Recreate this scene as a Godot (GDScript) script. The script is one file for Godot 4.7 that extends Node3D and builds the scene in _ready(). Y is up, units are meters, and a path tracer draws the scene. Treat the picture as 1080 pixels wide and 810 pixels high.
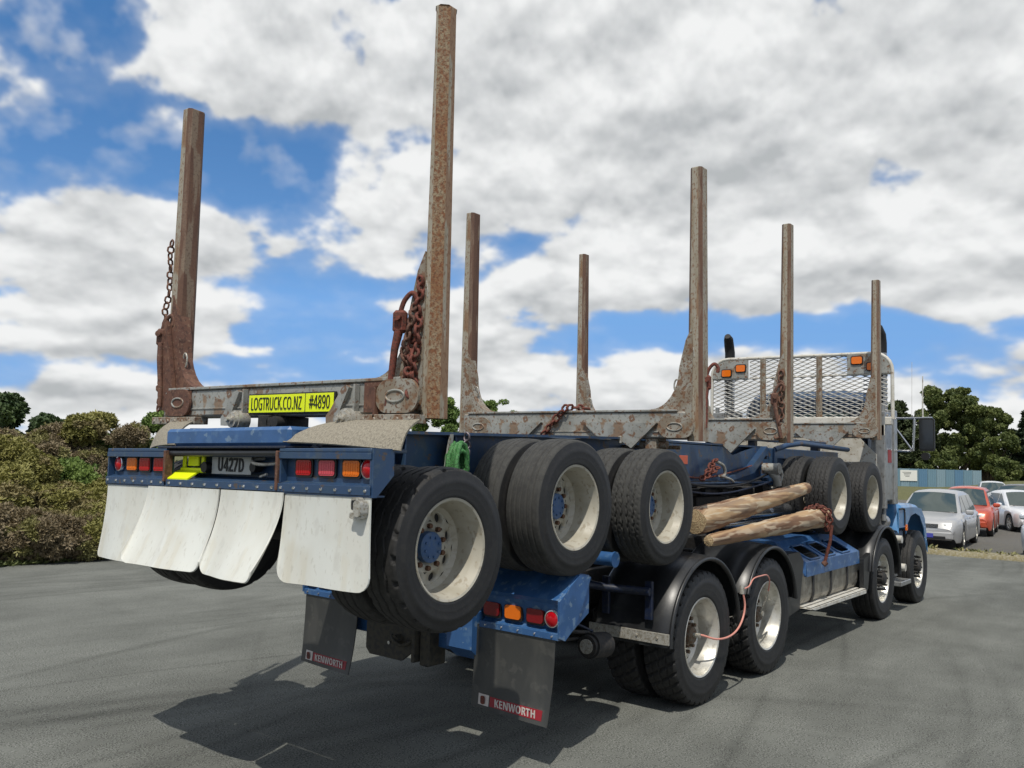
extends Node3D
# A log trailer carried piggyback on a log truck, parked on an asphalt yard.
# x runs forward along the truck, y up, z towards the truck's right side; metres.

const TAU_ = TAU
var S: SurfaceTool                  # the mesh being collected
var X := Transform3D.IDENTITY       # placed before every vertex
var sg := 0                         # running smooth group
var used := {}
var M := {}
var base_at := Vector3.ZERO         # where the current thing stands

# ---------------------------------------------------------------- nodes
func numbered(called: String, parent: Node = null) -> String:
	if parent != null:
		return called
	if not used.has(called):
		used[called] = 0
		return called
	used[called] += 1
	return "%s_%03d" % [called, used[called]]

func thing(called: String, label: String, category: String, at := Vector3.ZERO, turn := 0.0, group := "") -> Node3D:
	var o := Node3D.new()
	o.name = numbered(called)
	add_child(o, true)
	o.position = at
	o.rotation.y = turn
	tag(o, label, category, group)
	return o

func tag(o: Node, label: String, category: String, group := "") -> Node:
	o.set_meta("label", label)
	o.set_meta("category", category)
	if group != "":
		o.set_meta("group", group)
	return o

func begin() -> void:
	S = SurfaceTool.new()
	S.begin(Mesh.PRIMITIVE_TRIANGLES)
	X = Transform3D.IDENTITY

func finish() -> ArrayMesh:
	S.generate_normals()
	return S.commit()

func put(called: String, mesh: Mesh, mat: Material, parent: Node = null, at := Vector3.ZERO) -> MeshInstance3D:
	var o := MeshInstance3D.new()
	var p: Node = self if parent == null else parent
	o.name = numbered(called) if parent == null else called
	o.mesh = mesh
	o.material_override = mat
	o.cast_shadow = GeometryInstance3D.SHADOW_CASTING_SETTING_ON
	p.add_child(o, true)
	o.position = at
	return o

func obj(called: String, mat: Material, parent: Node = null) -> MeshInstance3D:   # commits what was collected, in world places
	return put(called, finish(), mat, parent, -base_at if parent != null and parent.get_parent() == self else Vector3.ZERO)

func struct(called: String, mesh: Mesh, mat: Material) -> MeshInstance3D:
	var o := put(called, mesh, mat)
	o.set_meta("kind", "structure")
	return o

# ---------------------------------------------------------------- shapes
func flat() -> void:
	S.set_smooth_group(-1)

func smooth() -> void:
	sg += 1
	S.set_smooth_group(sg)

func v(p: Vector3) -> void:
	S.add_vertex(X * p)

func tri(a: Vector3, b: Vector3, c: Vector3, inside: Vector3) -> void:
	var n := (c - a).cross(b - a)
	if n.dot((a + b + c) / 3.0 - inside) < 0:
		v(a); v(c); v(b)
	else:
		v(a); v(b); v(c)

func quad(a: Vector3, b: Vector3, c: Vector3, d: Vector3, inside: Vector3) -> void:
	tri(a, b, c, inside)
	tri(a, c, d, inside)

func box(c: Vector3, s: Vector3, bevel := 0.004) -> void:
	flat()
	var h := s / 2.0
	var b: float = min(bevel, min(h.x, min(h.y, h.z)) * 0.6)
	for ax in 3:
		for sn in [-1.0, 1.0]:
			var o := Vector3.ZERO
			o[ax] = h[ax] * sn
			var i := (ax + 1) % 3
			var j := (ax + 2) % 3
			var q := []
			for k in [[-1, -1], [1, -1], [1, 1], [-1, 1]]:
				var p := o
				p[i] = (h[i] - b) * k[0]
				p[j] = (h[j] - b) * k[1]
				q.append(c + p)
			quad(q[0], q[1], q[2], q[3], c)
	if b <= 0.0005:
		return
	for ax in 3:
		var i := (ax + 1) % 3
		var j := (ax + 2) % 3
		for si in [-1.0, 1.0]:
			for sj in [-1.0, 1.0]:
				var q := []
				for e in [[-1, 0], [1, 0], [1, 1], [-1, 1]]:
					var p := Vector3.ZERO
					p[ax] = (h[ax] - b) * e[0]
					p[i] = si * (h[i] - (b if e[1] == 1 else 0.0))
					p[j] = sj * (h[j] - (b if e[1] == 0 else 0.0))
					q.append(c + p)
				quad(q[0], q[1], q[2], q[3], c)
	for sx in [-1.0, 1.0]:
		for sy in [-1.0, 1.0]:
			for sz in [-1.0, 1.0]:
				tri(c + Vector3(sx * h.x, sy * (h.y - b), sz * (h.z - b)), c + Vector3(sx * (h.x - b), sy * h.y, sz * (h.z - b)), c + Vector3(sx * (h.x - b), sy * (h.y - b), sz * h.z), c)

func span(x0: float, x1: float, y0: float, y1: float, z0: float, z1: float, bevel := 0.004) -> void:
	box(Vector3(x0 + x1, y0 + y1, z0 + z1) / 2.0, Vector3(abs(x1 - x0), abs(y1 - y0), abs(z1 - z0)), bevel)

func bar(a: Vector3, b: Vector3, w: float, h: float, up := Vector3.UP, bevel := 0.002) -> void:   # a box from a to b
	var keep := X
	var f := (b - a).normalized()
	if abs(f.dot(up)) > 0.98:
		up = Vector3.RIGHT
	var r := f.cross(up).normalized()
	X = X * Transform3D(Basis(r, r.cross(f), -f), (a + b) / 2.0)
	box(Vector3.ZERO, Vector3(w, h, a.distance_to(b)), bevel)
	X = keep

func tube(path: Array, radius, sides := 10, closed := false, caps := true) -> void:   # radius: number or array
	smooth()
	var n := path.size()
	var rings := []
	var up := Vector3.ZERO
	for i in n:
		var a: Vector3 = path[(i - 1 + n) % n] if closed or i > 0 else path[i]
		var b: Vector3 = path[(i + 1) % n] if closed or i < n - 1 else path[i]
		var f := (b - a).normalized()
		if up == Vector3.ZERO:
			up = Vector3.UP if abs(f.y) < 0.9 else Vector3.RIGHT
		var r := f.cross(up).normalized()
		up = r.cross(f).normalized()
		var rad: float = radius[i] if radius is Array else radius
		var ring := []
		for k in sides:
			var t := TAU * k / sides
			ring.append(path[i] + (r * cos(t) + up * sin(t)) * rad)
		rings.append(ring)
	for i in (n if closed else n - 1):
		var j := (i + 1) % n
		var mid: Vector3 = (path[i] + path[j]) / 2.0
		for k in sides:
			var l := (k + 1) % sides
			quad(rings[i][k], rings[i][l], rings[j][l], rings[j][k], mid)
	if caps and not closed:
		flat()
		for e in [[0, 1], [n - 1, n - 2]]:
			for k in sides:
				tri(path[e[0]], rings[e[0]][k], rings[e[0]][(k + 1) % sides], path[e[1]])

func curve(path: Array, n := 6) -> Array:   # the same path, rounded
	var c := Curve3D.new()
	for i in path.size():
		var a: Vector3 = path[max(i - 1, 0)]
		var b: Vector3 = path[min(i + 1, path.size() - 1)]
		c.add_point(path[i], (a - b) / 6.0, (b - a) / 6.0)
	var out := []
	for i in (path.size() - 1) * n + 1:
		out.append(c.samplef(float(i) / n))
	return out

func cyl(a: Vector3, b: Vector3, r: float, sides := 16, r2 := -1.0) -> void:
	tube([a, b], [r, r if r2 < 0 else r2], sides)

func lathe(profile: Array, sides := 48, arc0 := 0.0, arc1 := TAU) -> void:   # profile of (r, z), turned round z; sharp where it bends much
	smooth()
	for i in profile.size() - 1:
		if i > 0:
			var d0: Vector2 = (profile[i] - profile[i - 1]).normalized()
			var d1: Vector2 = (profile[i + 1] - profile[i]).normalized()
			if d0.dot(d1) < 0.8:
				smooth()
		var p: Vector2 = profile[i]
		var q: Vector2 = profile[i + 1]
		var e := q - p
		var side := Vector2(e.y, -e.x).normalized() * 0.01     # profile runs so that its outside lies to its left
		var m := (p + q) / 2.0 + side
		for k in sides:
			var t0: float = lerp(arc0, arc1, float(k) / sides)
			var t1: float = lerp(arc0, arc1, float(k + 1) / sides)
			var tm := (t0 + t1) / 2.0
			quad(Vector3(p.x * cos(t0), p.x * sin(t0), p.y), Vector3(q.x * cos(t0), q.x * sin(t0), q.y), Vector3(q.x * cos(t1), q.x * sin(t1), q.y), Vector3(p.x * cos(t1), p.x * sin(t1), p.y), Vector3(m.x * cos(tm), m.x * sin(tm), m.y))

func prism(poly: Array, basis: Basis, origin: Vector3, depth: float) -> void:   # polygon in basis x/y, thickness along +basis z
	flat()
	var pts := PackedVector2Array(poly)
	var idx := Geometry2D.triangulate_polygon(pts)
	if idx.is_empty():
		pts.reverse()
		idx = Geometry2D.triangulate_polygon(pts)
	if idx.is_empty():
		for i in pts.size():
			pts[i] += Vector2(sin(i * 2.1), cos(i * 1.7)) * 0.0004
		idx = Geometry2D.triangulate_polygon(pts)
	var mid := origin + basis.z * depth / 2.0
	for k in range(0, idx.size(), 3):
		for e in [0.0, depth]:
			var q := []
			for m in 3:
				var p := pts[idx[k + m]]
				q.append(origin + basis.x * p.x + basis.y * p.y + basis.z * e)
			tri(q[0], q[1], q[2], (q[0] + q[1] + q[2]) / 3.0 + basis.z * (depth / 2.0 - e))
	var clock := Geometry2D.is_polygon_clockwise(pts)
	for i in pts.size():
		var a := pts[i]
		var b := pts[(i + 1) % pts.size()]
		var nrm := Vector2(b.y - a.y, a.x - b.x) * (-1.0 if clock else 1.0)
		var inn := (a + b) / 2.0 - nrm.normalized() * 0.001
		var A := origin + basis.x * a.x + basis.y * a.y
		var B := origin + basis.x * b.x + basis.y * b.y
		quad(A, B, B + basis.z * depth, A + basis.z * depth, origin + basis.x * inn.x + basis.y * inn.y + basis.z * depth / 2.0)

const ZY := Basis(Vector3(0, 0, 1), Vector3(0, 1, 0), Vector3(-1, 0, 0))   # polygon across the truck, seen from behind; thickness to the rear
const XY := Basis(Vector3(1, 0, 0), Vector3(0, 1, 0), Vector3(0, 0, 1))    # polygon along the truck; thickness to the right

func sheet(rows: Array, thick: float) -> void:   # rows of points: a bent sheet with thickness
	smooth()
	var nr := rows.size()
	var nc: int = rows[0].size()
	var nrm := []
	for i in nr:
		var line := []
		for j in nc:
			var du: Vector3 = rows[i][min(j + 1, nc - 1)] - rows[i][max(j - 1, 0)]
			var dv: Vector3 = rows[min(i + 1, nr - 1)][j] - rows[max(i - 1, 0)][j]
			line.append(du.cross(dv).normalized() * thick / 2.0)
		nrm.append(line)
	for s in [1.0, -1.0]:
		smooth()
		for i in nr - 1:
			for j in nc - 1:
				var m: Vector3 = (rows[i][j] + rows[i + 1][j + 1]) / 2.0
				quad(rows[i][j] + nrm[i][j] * s, rows[i][j + 1] + nrm[i][j + 1] * s, rows[i + 1][j + 1] + nrm[i + 1][j + 1] * s, rows[i + 1][j] + nrm[i + 1][j] * s, m)
	flat()
	var rim := []
	for j in nc: rim.append([0, j])
	for i in range(1, nr): rim.append([i, nc - 1])
	for j in range(nc - 2, -1, -1): rim.append([nr - 1, j])
	for i in range(nr - 2, 0, -1): rim.append([i, 0])
	var mid: Vector3 = rows[nr / 2][nc / 2]
	for k in rim.size():
		var a = rim[k]
		var b = rim[(k + 1) % rim.size()]
		var A: Vector3 = rows[a[0]][a[1]]
		var B: Vector3 = rows[b[0]][b[1]]
		quad(A + nrm[a[0]][a[1]], B + nrm[b[0]][b[1]], B - nrm[b[0]][b[1]], A - nrm[a[0]][a[1]], mid)

func round_rect(w: float, h: float, r: float, c := Vector2.ZERO, n := 5) -> Array:
	var out := []
	for k in 4:
		var cc := Vector2((w / 2 - r) * [1, -1, -1, 1][k], (h / 2 - r) * [1, 1, -1, -1][k])
		for i in n:
			var t := PI / 2 * (k + float(i) / (n - 1))
			out.append(c + cc + Vector2(cos(t), sin(t)) * r)
	return out

func lettering(words: String, height: float, bold := true, font := "Droid Sans", deep := 0.004) -> TextMesh:
	var t := TextMesh.new()
	var f := SystemFont.new()
	f.font_names = PackedStringArray([font])
	f.font_weight = 700 if bold else 400
	t.font = f
	t.font_size = 64
	t.pixel_size = height / 46.0
	t.depth = deep
	t.text = words
	t.curve_step = 1.0
	return t

func write(called: String, words: String, height: float, squeeze: float, mat: Material, parent: Node, at: Vector3, basis: Basis, bold := true, deep := 0.004) -> void:
	var o := put(called, lettering(words, height, bold, "Droid Sans", deep), mat, parent, at)
	o.transform = Transform3D(basis * Basis.from_scale(Vector3(squeeze, 1, 1)), at)

# ---------------------------------------------------------------- materials
func noise_bytes(n: int, freq: float, sd: int, oct := 4, kind := FastNoiseLite.TYPE_SIMPLEX_SMOOTH, stretch := 1.0) -> PackedByteArray:
	var f := FastNoiseLite.new()
	f.seed = sd
	f.noise_type = kind
	f.frequency = freq / n
	f.fractal_octaves = oct
	f.fractal_gain = 0.55
	var tall := stretch if stretch < 1.0 else 1.0 / stretch      # below 1: drawn out upwards, above 1: sideways
	var im := f.get_seamless_image(n, maxi(16, int(n * tall)), false, false, 0.15, true)
	if stretch != 1.0:
		im.resize(n, n, Image.INTERPOLATE_CUBIC)
	if stretch > 1.0:
		im.rotate_90(CLOCKWISE)
	im.convert(Image.FORMAT_L8)
	return im.get_data()

# layers: [frequency in waves a tile, seed, from, to, colour, octaves, stretch]: colour laid on where the noise passes from..to
func layered(n: int, base: Color, layers: Array) -> ImageTexture:
	var r := PackedFloat32Array(); r.resize(n * n); r.fill(base.r)
	var g := PackedFloat32Array(); g.resize(n * n); g.fill(base.g)
	var b := PackedFloat32Array(); b.resize(n * n); b.fill(base.b)
	for l in layers:
		var d := noise_bytes(n, l[0], l[1], l[5] if l.size() > 5 else 4, FastNoiseLite.TYPE_SIMPLEX_SMOOTH, l[6] if l.size() > 6 else 1.0)
		var lut := PackedFloat32Array()
		for k in 256:
			lut.append(smoothstep(l[2], l[3], k / 255.0) * l[4].a)
		var cr: float = l[4].r
		var cg: float = l[4].g
		var cb: float = l[4].b
		for i in n * n:
			var t := lut[d[i]]
			if t > 0.0:
				r[i] += (cr - r[i]) * t
				g[i] += (cg - g[i]) * t
				b[i] += (cb - b[i]) * t
	var out := PackedByteArray()
	out.resize(n * n * 3)
	for i in n * n:
		out[i * 3] = int(clampf(r[i], 0, 1) * 255)
		out[i * 3 + 1] = int(clampf(g[i], 0, 1) * 255)
		out[i * 3 + 2] = int(clampf(b[i], 0, 1) * 255)
	var im := Image.create_from_data(n, n, false, Image.FORMAT_RGB8, out)
	im.generate_mipmaps()
	return ImageTexture.create_from_image(im)

func grey_noise(n: int, freq: float, sd: int, oct := 4) -> ImageTexture:
	var im := Image.create_from_data(n, n, false, Image.FORMAT_L8, noise_bytes(n, freq, sd, oct))
	return ImageTexture.create_from_image(im)

func c8(r: int, g: int, b: int, a := 1.0) -> Color:
	return Color(r / 255.0, g / 255.0, b / 255.0, a)

func plain(col: Color, rough := 0.6, metal := 0.0) -> StandardMaterial3D:
	var m := StandardMaterial3D.new()
	m.albedo_color = col
	m.roughness = rough
	m.metallic = metal
	return m

func skin(tex: Texture2D, tile: float, rough := 0.6, metal := 0.0, bump: Texture2D = null, deep := 0.2, world := false) -> StandardMaterial3D:
	var m := plain(Color.WHITE, rough, metal)
	m.albedo_texture = tex
	m.uv1_triplanar = true
	m.uv1_world_triplanar = world
	m.uv1_scale = Vector3.ONE / tile
	m.uv1_triplanar_sharpness = 4.0
	if bump != null:
		m.heightmap_enabled = true
		m.heightmap_texture = bump
		m.heightmap_scale = deep
	return m

func make_materials() -> void:
	var fine := grey_noise(256, 40, 3, 3)
	var rough_noise := grey_noise(256, 14, 8, 5)
	var speck := [60, 11, 0.55, 0.75, c8(60, 62, 60, 0.35), 2]
	# weathered galvanised / grey painted steel with rust
	M.steel = skin(layered(512, c8(156, 157, 152), [[3, 1, 0.35, 0.7, c8(136, 136, 130, 0.8)], [4, 2, 0.62, 0.76, c8(128, 98, 72, 0.7), 5], [12, 4, 0.68, 0.76, c8(104, 68, 46, 0.7), 5], [26, 6, 0.68, 0.74, c8(96, 96, 90, 0.4), 3]]), 1.1, 0.5, 0.15, fine, 0.04)
	M.steel_rusty = skin(layered(512, c8(148, 144, 134), [[4, 21, 0.35, 0.7, c8(126, 114, 98, 0.9), 4], [9, 22, 0.52, 0.66, c8(118, 86, 62, 0.8), 5], [30, 23, 0.6, 0.7, c8(92, 62, 44, 0.8), 4]]), 0.9, 0.65, 0.1, rough_noise, 0.12)
	M.post = skin(layered(512, c8(154, 147, 132), [[5, 25, 0.4, 0.72, c8(136, 124, 104, 0.8), 4, 0.12], [8, 26, 0.56, 0.72, c8(128, 92, 64, 0.7), 5, 0.08], [40, 28, 0.62, 0.72, c8(108, 74, 52, 0.55), 3, 0.5]]), 0.9, 0.6, 0.05, rough_noise, 0.06)
	M.post_speck = skin(layered(512, c8(142, 128, 104), [[5, 29, 0.35, 0.65, c8(128, 92, 60, 0.85), 4, 0.2], [40, 30, 0.48, 0.6, c8(112, 66, 38, 0.85), 3, 0.6], [64, 34, 0.6, 0.7, c8(66, 42, 30, 0.7), 2]]), 0.8, 0.8, 0.0, rough_noise, 0.12)
	M.post_brown = skin(layered(512, c8(104, 76, 60), [[4, 35, 0.4, 0.7, c8(90, 64, 52, 0.8), 4, 0.2], [6, 36, 0.68, 0.76, c8(142, 132, 114, 0.6), 5, 0.08], [40, 37, 0.62, 0.7, c8(74, 52, 44, 0.4), 3]]), 0.9, 0.75, 0.0, rough_noise, 0.06)
	M.rust = skin(layered(512, c8(94, 64, 52), [[4, 31, 0.4, 0.7, c8(110, 78, 62, 0.8)], [16, 32, 0.56, 0.7, c8(70, 48, 40, 0.7), 4], [30, 33, 0.7, 0.78, c8(138, 120, 98, 0.6), 3]]), 0.9, 0.8, 0.0, rough_noise, 0.12)
	M.rust_red = skin(layered(256, c8(112, 58, 46), [[9, 41, 0.45, 0.7, c8(84, 50, 40, 0.8)], [30, 42, 0.6, 0.74, c8(60, 42, 36, 0.8), 3]]), 0.5, 0.8, 0.0, rough_noise, 0.2)
	M.navy = skin(layered(512, c8(41, 67, 100), [[4, 51, 0.4, 0.75, c8(48, 70, 94, 0.7)], [9, 52, 0.68, 0.82, c8(82, 94, 104, 0.4), 6], [5, 54, 0.66, 0.82, c8(92, 84, 72, 0.35), 6, 0.5], [7, 53, 0.74, 0.8, c8(98, 72, 54, 0.7), 6]]), 1.1, 0.42, 0.0, fine, 0.02)
	M.blue = skin(layered(512, c8(52, 92, 142), [[4, 61, 0.4, 0.75, c8(46, 82, 126, 0.7)], [6, 62, 0.64, 0.8, c8(92, 122, 156, 0.45), 6], [10, 63, 0.76, 0.8, c8(160, 168, 172, 0.45), 6]]), 1.0, 0.33, 0.0, fine, 0.02)
	M.blue_dark = skin(layered(256, c8(17, 29, 54), [[8, 71, 0.45, 0.75, c8(34, 40, 50, 0.7)], [24, 72, 0.62, 0.75, c8(70, 62, 54, 0.6), 4]]), 0.8, 0.5, 0.0, fine, 0.05)
	M.paint_blue = plain(c8(64, 124, 176), 0.14)
	M.paint_blue.clearcoat_enabled = true
	M.rubber = skin(layered(512, c8(30, 30, 31), [[5, 81, 0.4, 0.7, c8(36, 36, 36, 0.9)], [16, 82, 0.58, 0.78, c8(48, 47, 45, 0.4), 5]]), 0.7, 0.6, 0.0, fine, 0.03)
	M.tread_black = skin(layered(256, c8(30, 30, 30), [[9, 86, 0.4, 0.7, c8(44, 43, 42, 0.9), 4]]), 0.5, 0.7, 0.0, fine, 0.03)
	M.rubber_dusty = skin(layered(512, c8(57, 57, 55), [[6, 83, 0.4, 0.7, c8(46, 46, 45, 0.9)], [22, 84, 0.55, 0.75, c8(70, 68, 64, 0.6), 4]]), 0.6, 0.8, 0.0, fine, 0.05)
	M.rubber_black = skin(layered(256, c8(34, 34, 35), [[9, 85, 0.45, 0.7, c8(46, 46, 46, 0.9)]]), 0.6, 0.6, 0.0, fine, 0.06)
	M.guard = skin(layered(512, c8(35, 36, 38), [[5, 91, 0.4, 0.75, c8(45, 47, 48, 0.8), 5], [14, 92, 0.66, 0.8, c8(70, 70, 67, 0.3), 5]]), 0.9, 0.36, 0.0, fine, 0.02)
	M.flap_white = skin(layered(512, c8(209, 211, 205), [[2.2, 101, 0.35, 0.75, c8(199, 199, 190, 0.7), 3, 0.4], [5, 102, 0.6, 0.85, c8(188, 178, 154, 0.25), 5, 0.15], [7, 104, 0.64, 0.8, c8(176, 174, 166, 0.25), 6, 0.5], [30, 103, 0.72, 0.8, c8(160, 156, 144, 0.25), 3, 0.4]]), 1.0, 0.5)
	M.flap_black = skin(layered(512, c8(54, 55, 54), [[3, 111, 0.35, 0.75, c8(72, 72, 69, 0.7), 4, 0.4], [6, 112, 0.64, 0.8, c8(104, 102, 96, 0.25), 6]]), 0.9, 0.42, 0.0, fine, 0.02)
	M.mat_grey = skin(layered(512, c8(136, 130, 116), [[26, 121, 0.45, 0.6, c8(112, 106, 94, 0.8), 4], [50, 122, 0.55, 0.65, c8(156, 150, 136, 0.7), 3]]), 0.5, 0.9, 0.0, rough_noise, 0.3)
	M.rim_cream = skin(layered(512, c8(172, 168, 155), [[3, 131, 0.4, 0.75, c8(156, 150, 134, 0.7)], [10, 132, 0.64, 0.8, c8(128, 116, 98, 0.5), 5]]), 0.8, 0.4, 0.0)
	M.rim_alloy = skin(layered(256, c8(204, 202, 194), [[4, 141, 0.4, 0.75, c8(182, 178, 166, 0.7)], [12, 142, 0.66, 0.8, c8(142, 134, 118, 0.4), 5]]), 0.8, 0.36, 0.5)
	M.hub_rust = skin(layered(256, c8(104, 96, 84), [[12, 151, 0.45, 0.65, c8(96, 66, 46, 0.8), 4]]), 0.3, 0.7, 0.2)
	M.nut = skin(layered(256, c8(96, 66, 44), [[12, 155, 0.45, 0.65, c8(70, 50, 40, 0.8), 4]]), 0.2, 0.75)
	M.hub_blue = skin(layered(256, c8(52, 84, 126), [[5, 161, 0.5, 0.75, c8(70, 92, 120, 0.7), 4]]), 0.3, 0.5)
	M.black = plain(c8(24, 24, 25), 0.55)
	M.dark = skin(layered(256, c8(34, 34, 34), [[9, 171, 0.45, 0.7, c8(48, 46, 44, 0.9), 4], [24, 172, 0.62, 0.74, c8(66, 56, 48, 0.6), 4]]), 0.6, 0.75, 0.0, fine, 0.06)
	M.bright = skin(layered(256, c8(176, 174, 166), [[10, 181, 0.45, 0.7, c8(148, 144, 134, 0.9), 4], [24, 182, 0.6, 0.74, c8(122, 108, 88, 0.6), 4]]), 0.5, 0.4, 0.3, fine, 0.05)
	M.white_paint = skin(layered(256, c8(200, 198, 190), [[4, 185, 0.4, 0.75, c8(184, 180, 168, 0.8), 4], [10, 186, 0.7, 0.8, c8(122, 100, 80, 0.6), 5]]), 0.8, 0.5)
	M.chrome = plain(c8(200, 202, 205), 0.18, 0.9)
	M.mesh_grey = skin(layered(256, c8(128, 130, 129), [[5, 225, 0.4, 0.75, c8(112, 112, 108, 0.8), 4], [14, 226, 0.7, 0.8, c8(104, 82, 62, 0.7), 4]]), 0.5, 0.5, 0.2)
	M.stack = plain(c8(150, 150, 150), 0.3, 0.8)
	M.soot = plain(c8(18, 18, 19), 0.6)
	M.lens_red = plain(c8(176, 16, 28), 0.15)
	M.lens_pink = plain(c8(196, 72, 84), 0.35)
	M.lens_amber = plain(c8(226, 112, 16), 0.2)
	M.lens_dim = plain(c8(120, 14, 22), 0.2)
	M.hivis = plain(c8(226, 240, 20), 0.5)
	M.letter = plain(c8(26, 27, 30), 0.6)
	M.plate = plain(c8(172, 174, 170), 0.4)
	M.label_red = plain(c8(140, 26, 38), 0.5)
	M.label_white = plain(c8(198, 190, 184), 0.5)
	M.wood = skin(layered(512, c8(170, 141, 106), [[4, 191, 0.42, 0.66, c8(128, 98, 74, 0.85), 4, 8.0], [7, 192, 0.56, 0.68, c8(104, 74, 54, 0.7), 4, 14.0], [16, 193, 0.56, 0.68, c8(196, 184, 160, 0.7), 4, 10.0], [14, 196, 0.66, 0.76, c8(88, 64, 50, 0.5), 3, 14.0], [2, 194, 0.62, 0.76, c8(122, 94, 70, 0.5), 5, 2.0]]), 1.4, 0.85, 0.0, layered(256, Color(0.5, 0.5, 0.5), [[6, 197, 0.4, 0.7, Color(0, 0, 0), 4, 12.0], [14, 198, 0.5, 0.7, Color(1, 1, 1, 0.7), 4, 12.0]]), 0.25)
	M.wood_cut = skin(layered(256, c8(176, 156, 122), [[16, 195, 0.5, 0.7, c8(128, 100, 72, 0.8), 4]]), 0.25, 0.9, 0.0, rough_noise, 0.4)
	M.tank = skin(layered(512, c8(150, 146, 136), [[3, 201, 0.35, 0.7, c8(122, 116, 106, 0.8), 4], [8, 202, 0.62, 0.78, c8(92, 86, 78, 0.5), 6]]), 0.8, 0.34, 0.55)
	M.hose = plain(c8(206, 140, 126), 0.4)
	M.wire = plain(c8(206, 196, 188), 0.4)
	M.green = skin(layered(256, c8(58, 122, 62), [[14, 211, 0.5, 0.65, c8(30, 66, 34, 0.9), 4], [30, 212, 0.6, 0.7, c8(120, 160, 110, 0.8), 3]]), 0.2, 0.7)
	M.chain_grey = plain(c8(112, 104, 110), 0.45, 0.5)
	M.cab_grey = skin(layered(256, c8(140, 142, 142), [[5, 221, 0.4, 0.75, c8(112, 114, 115, 0.7), 4], [10, 222, 0.7, 0.8, c8(96, 74, 58, 0.5), 5]]), 0.8, 0.3, 0.3)
	var gl := plain(c8(58, 70, 68), 0.06)
	gl.metallic_specular = 0.7
	M.glass = gl
	M.mirror = plain(c8(40, 44, 48), 0.1)
# ---------------------------------------------------------------- sky
var sky_rows := []
var n_body: FastNoiseLite
var n_soft: FastNoiseLite
var n_wisp: FastNoiseLite
var n_puff: FastNoiseLite
const SKY_W := 3072
const SKY_H := 1536
# where the day's cloud field is open (-) or thick (+): azimuth, elevation, their widths (degrees), amount
const FIELD := [[66, 17.3, 7, 1.6, -0.6], [58.5, 17.2, 4.5, 2.0, -0.5], [54.5, 15.4, 2.6, 2.2, -0.42], [52.6, 9.0, 2.4, 3.4, -0.3], [69, 22, 4, 1.6, -0.16],
	[10, 8.4, 9, 0.9, -0.6], [23, 8.4, 4, 0.8, -0.42], [32, 9.4, 3.4, 1.3, -0.34], [64, 4.6, 6, 0.6, -0.4], [49, 5.6, 4, 0.8, -0.3], [42.5, 20.5, 2.2, 1.2, -0.3], [62, 21.5, 3, 1.0, -0.3], [68, 23.5, 4, 1.2, -0.25], [37, 14.5, 2.2, 0.9, -0.3], [44, 11, 2.5, 1.6, -0.25], [46, 12.5, 3, 2, -0.12],
	[65, 10.6, 7, 3.2, 0.42], [28, 21, 15, 6.5, 0.42], [14, 14.5, 14, 3.6, 0.4], [46, 21.5, 6, 3, 0.22], [61, 22.4, 5, 1.4, 0.14], [36, 13.5, 7, 2.2, 0.2], [14, 5, 14, 1.6, 0.3], [40, 5.4, 8, 1.3, 0.2], [64, 2.6, 9, 1.2, 0.35]]

func sky_noise(sd: int, f: float, oct: int) -> FastNoiseLite:
	var n := FastNoiseLite.new()
	n.seed = sd
	n.noise_type = FastNoiseLite.TYPE_SIMPLEX_SMOOTH
	n.frequency = f
	n.fractal_octaves = oct
	n.fractal_gain = 0.52
	return n

func sky_place(a: float, e: float) -> Vector3:
	return Vector3(cos(a) * 2.7, sin(a) * 2.7, 1.9 * log(1.0 + 6.0 * e))

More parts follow.
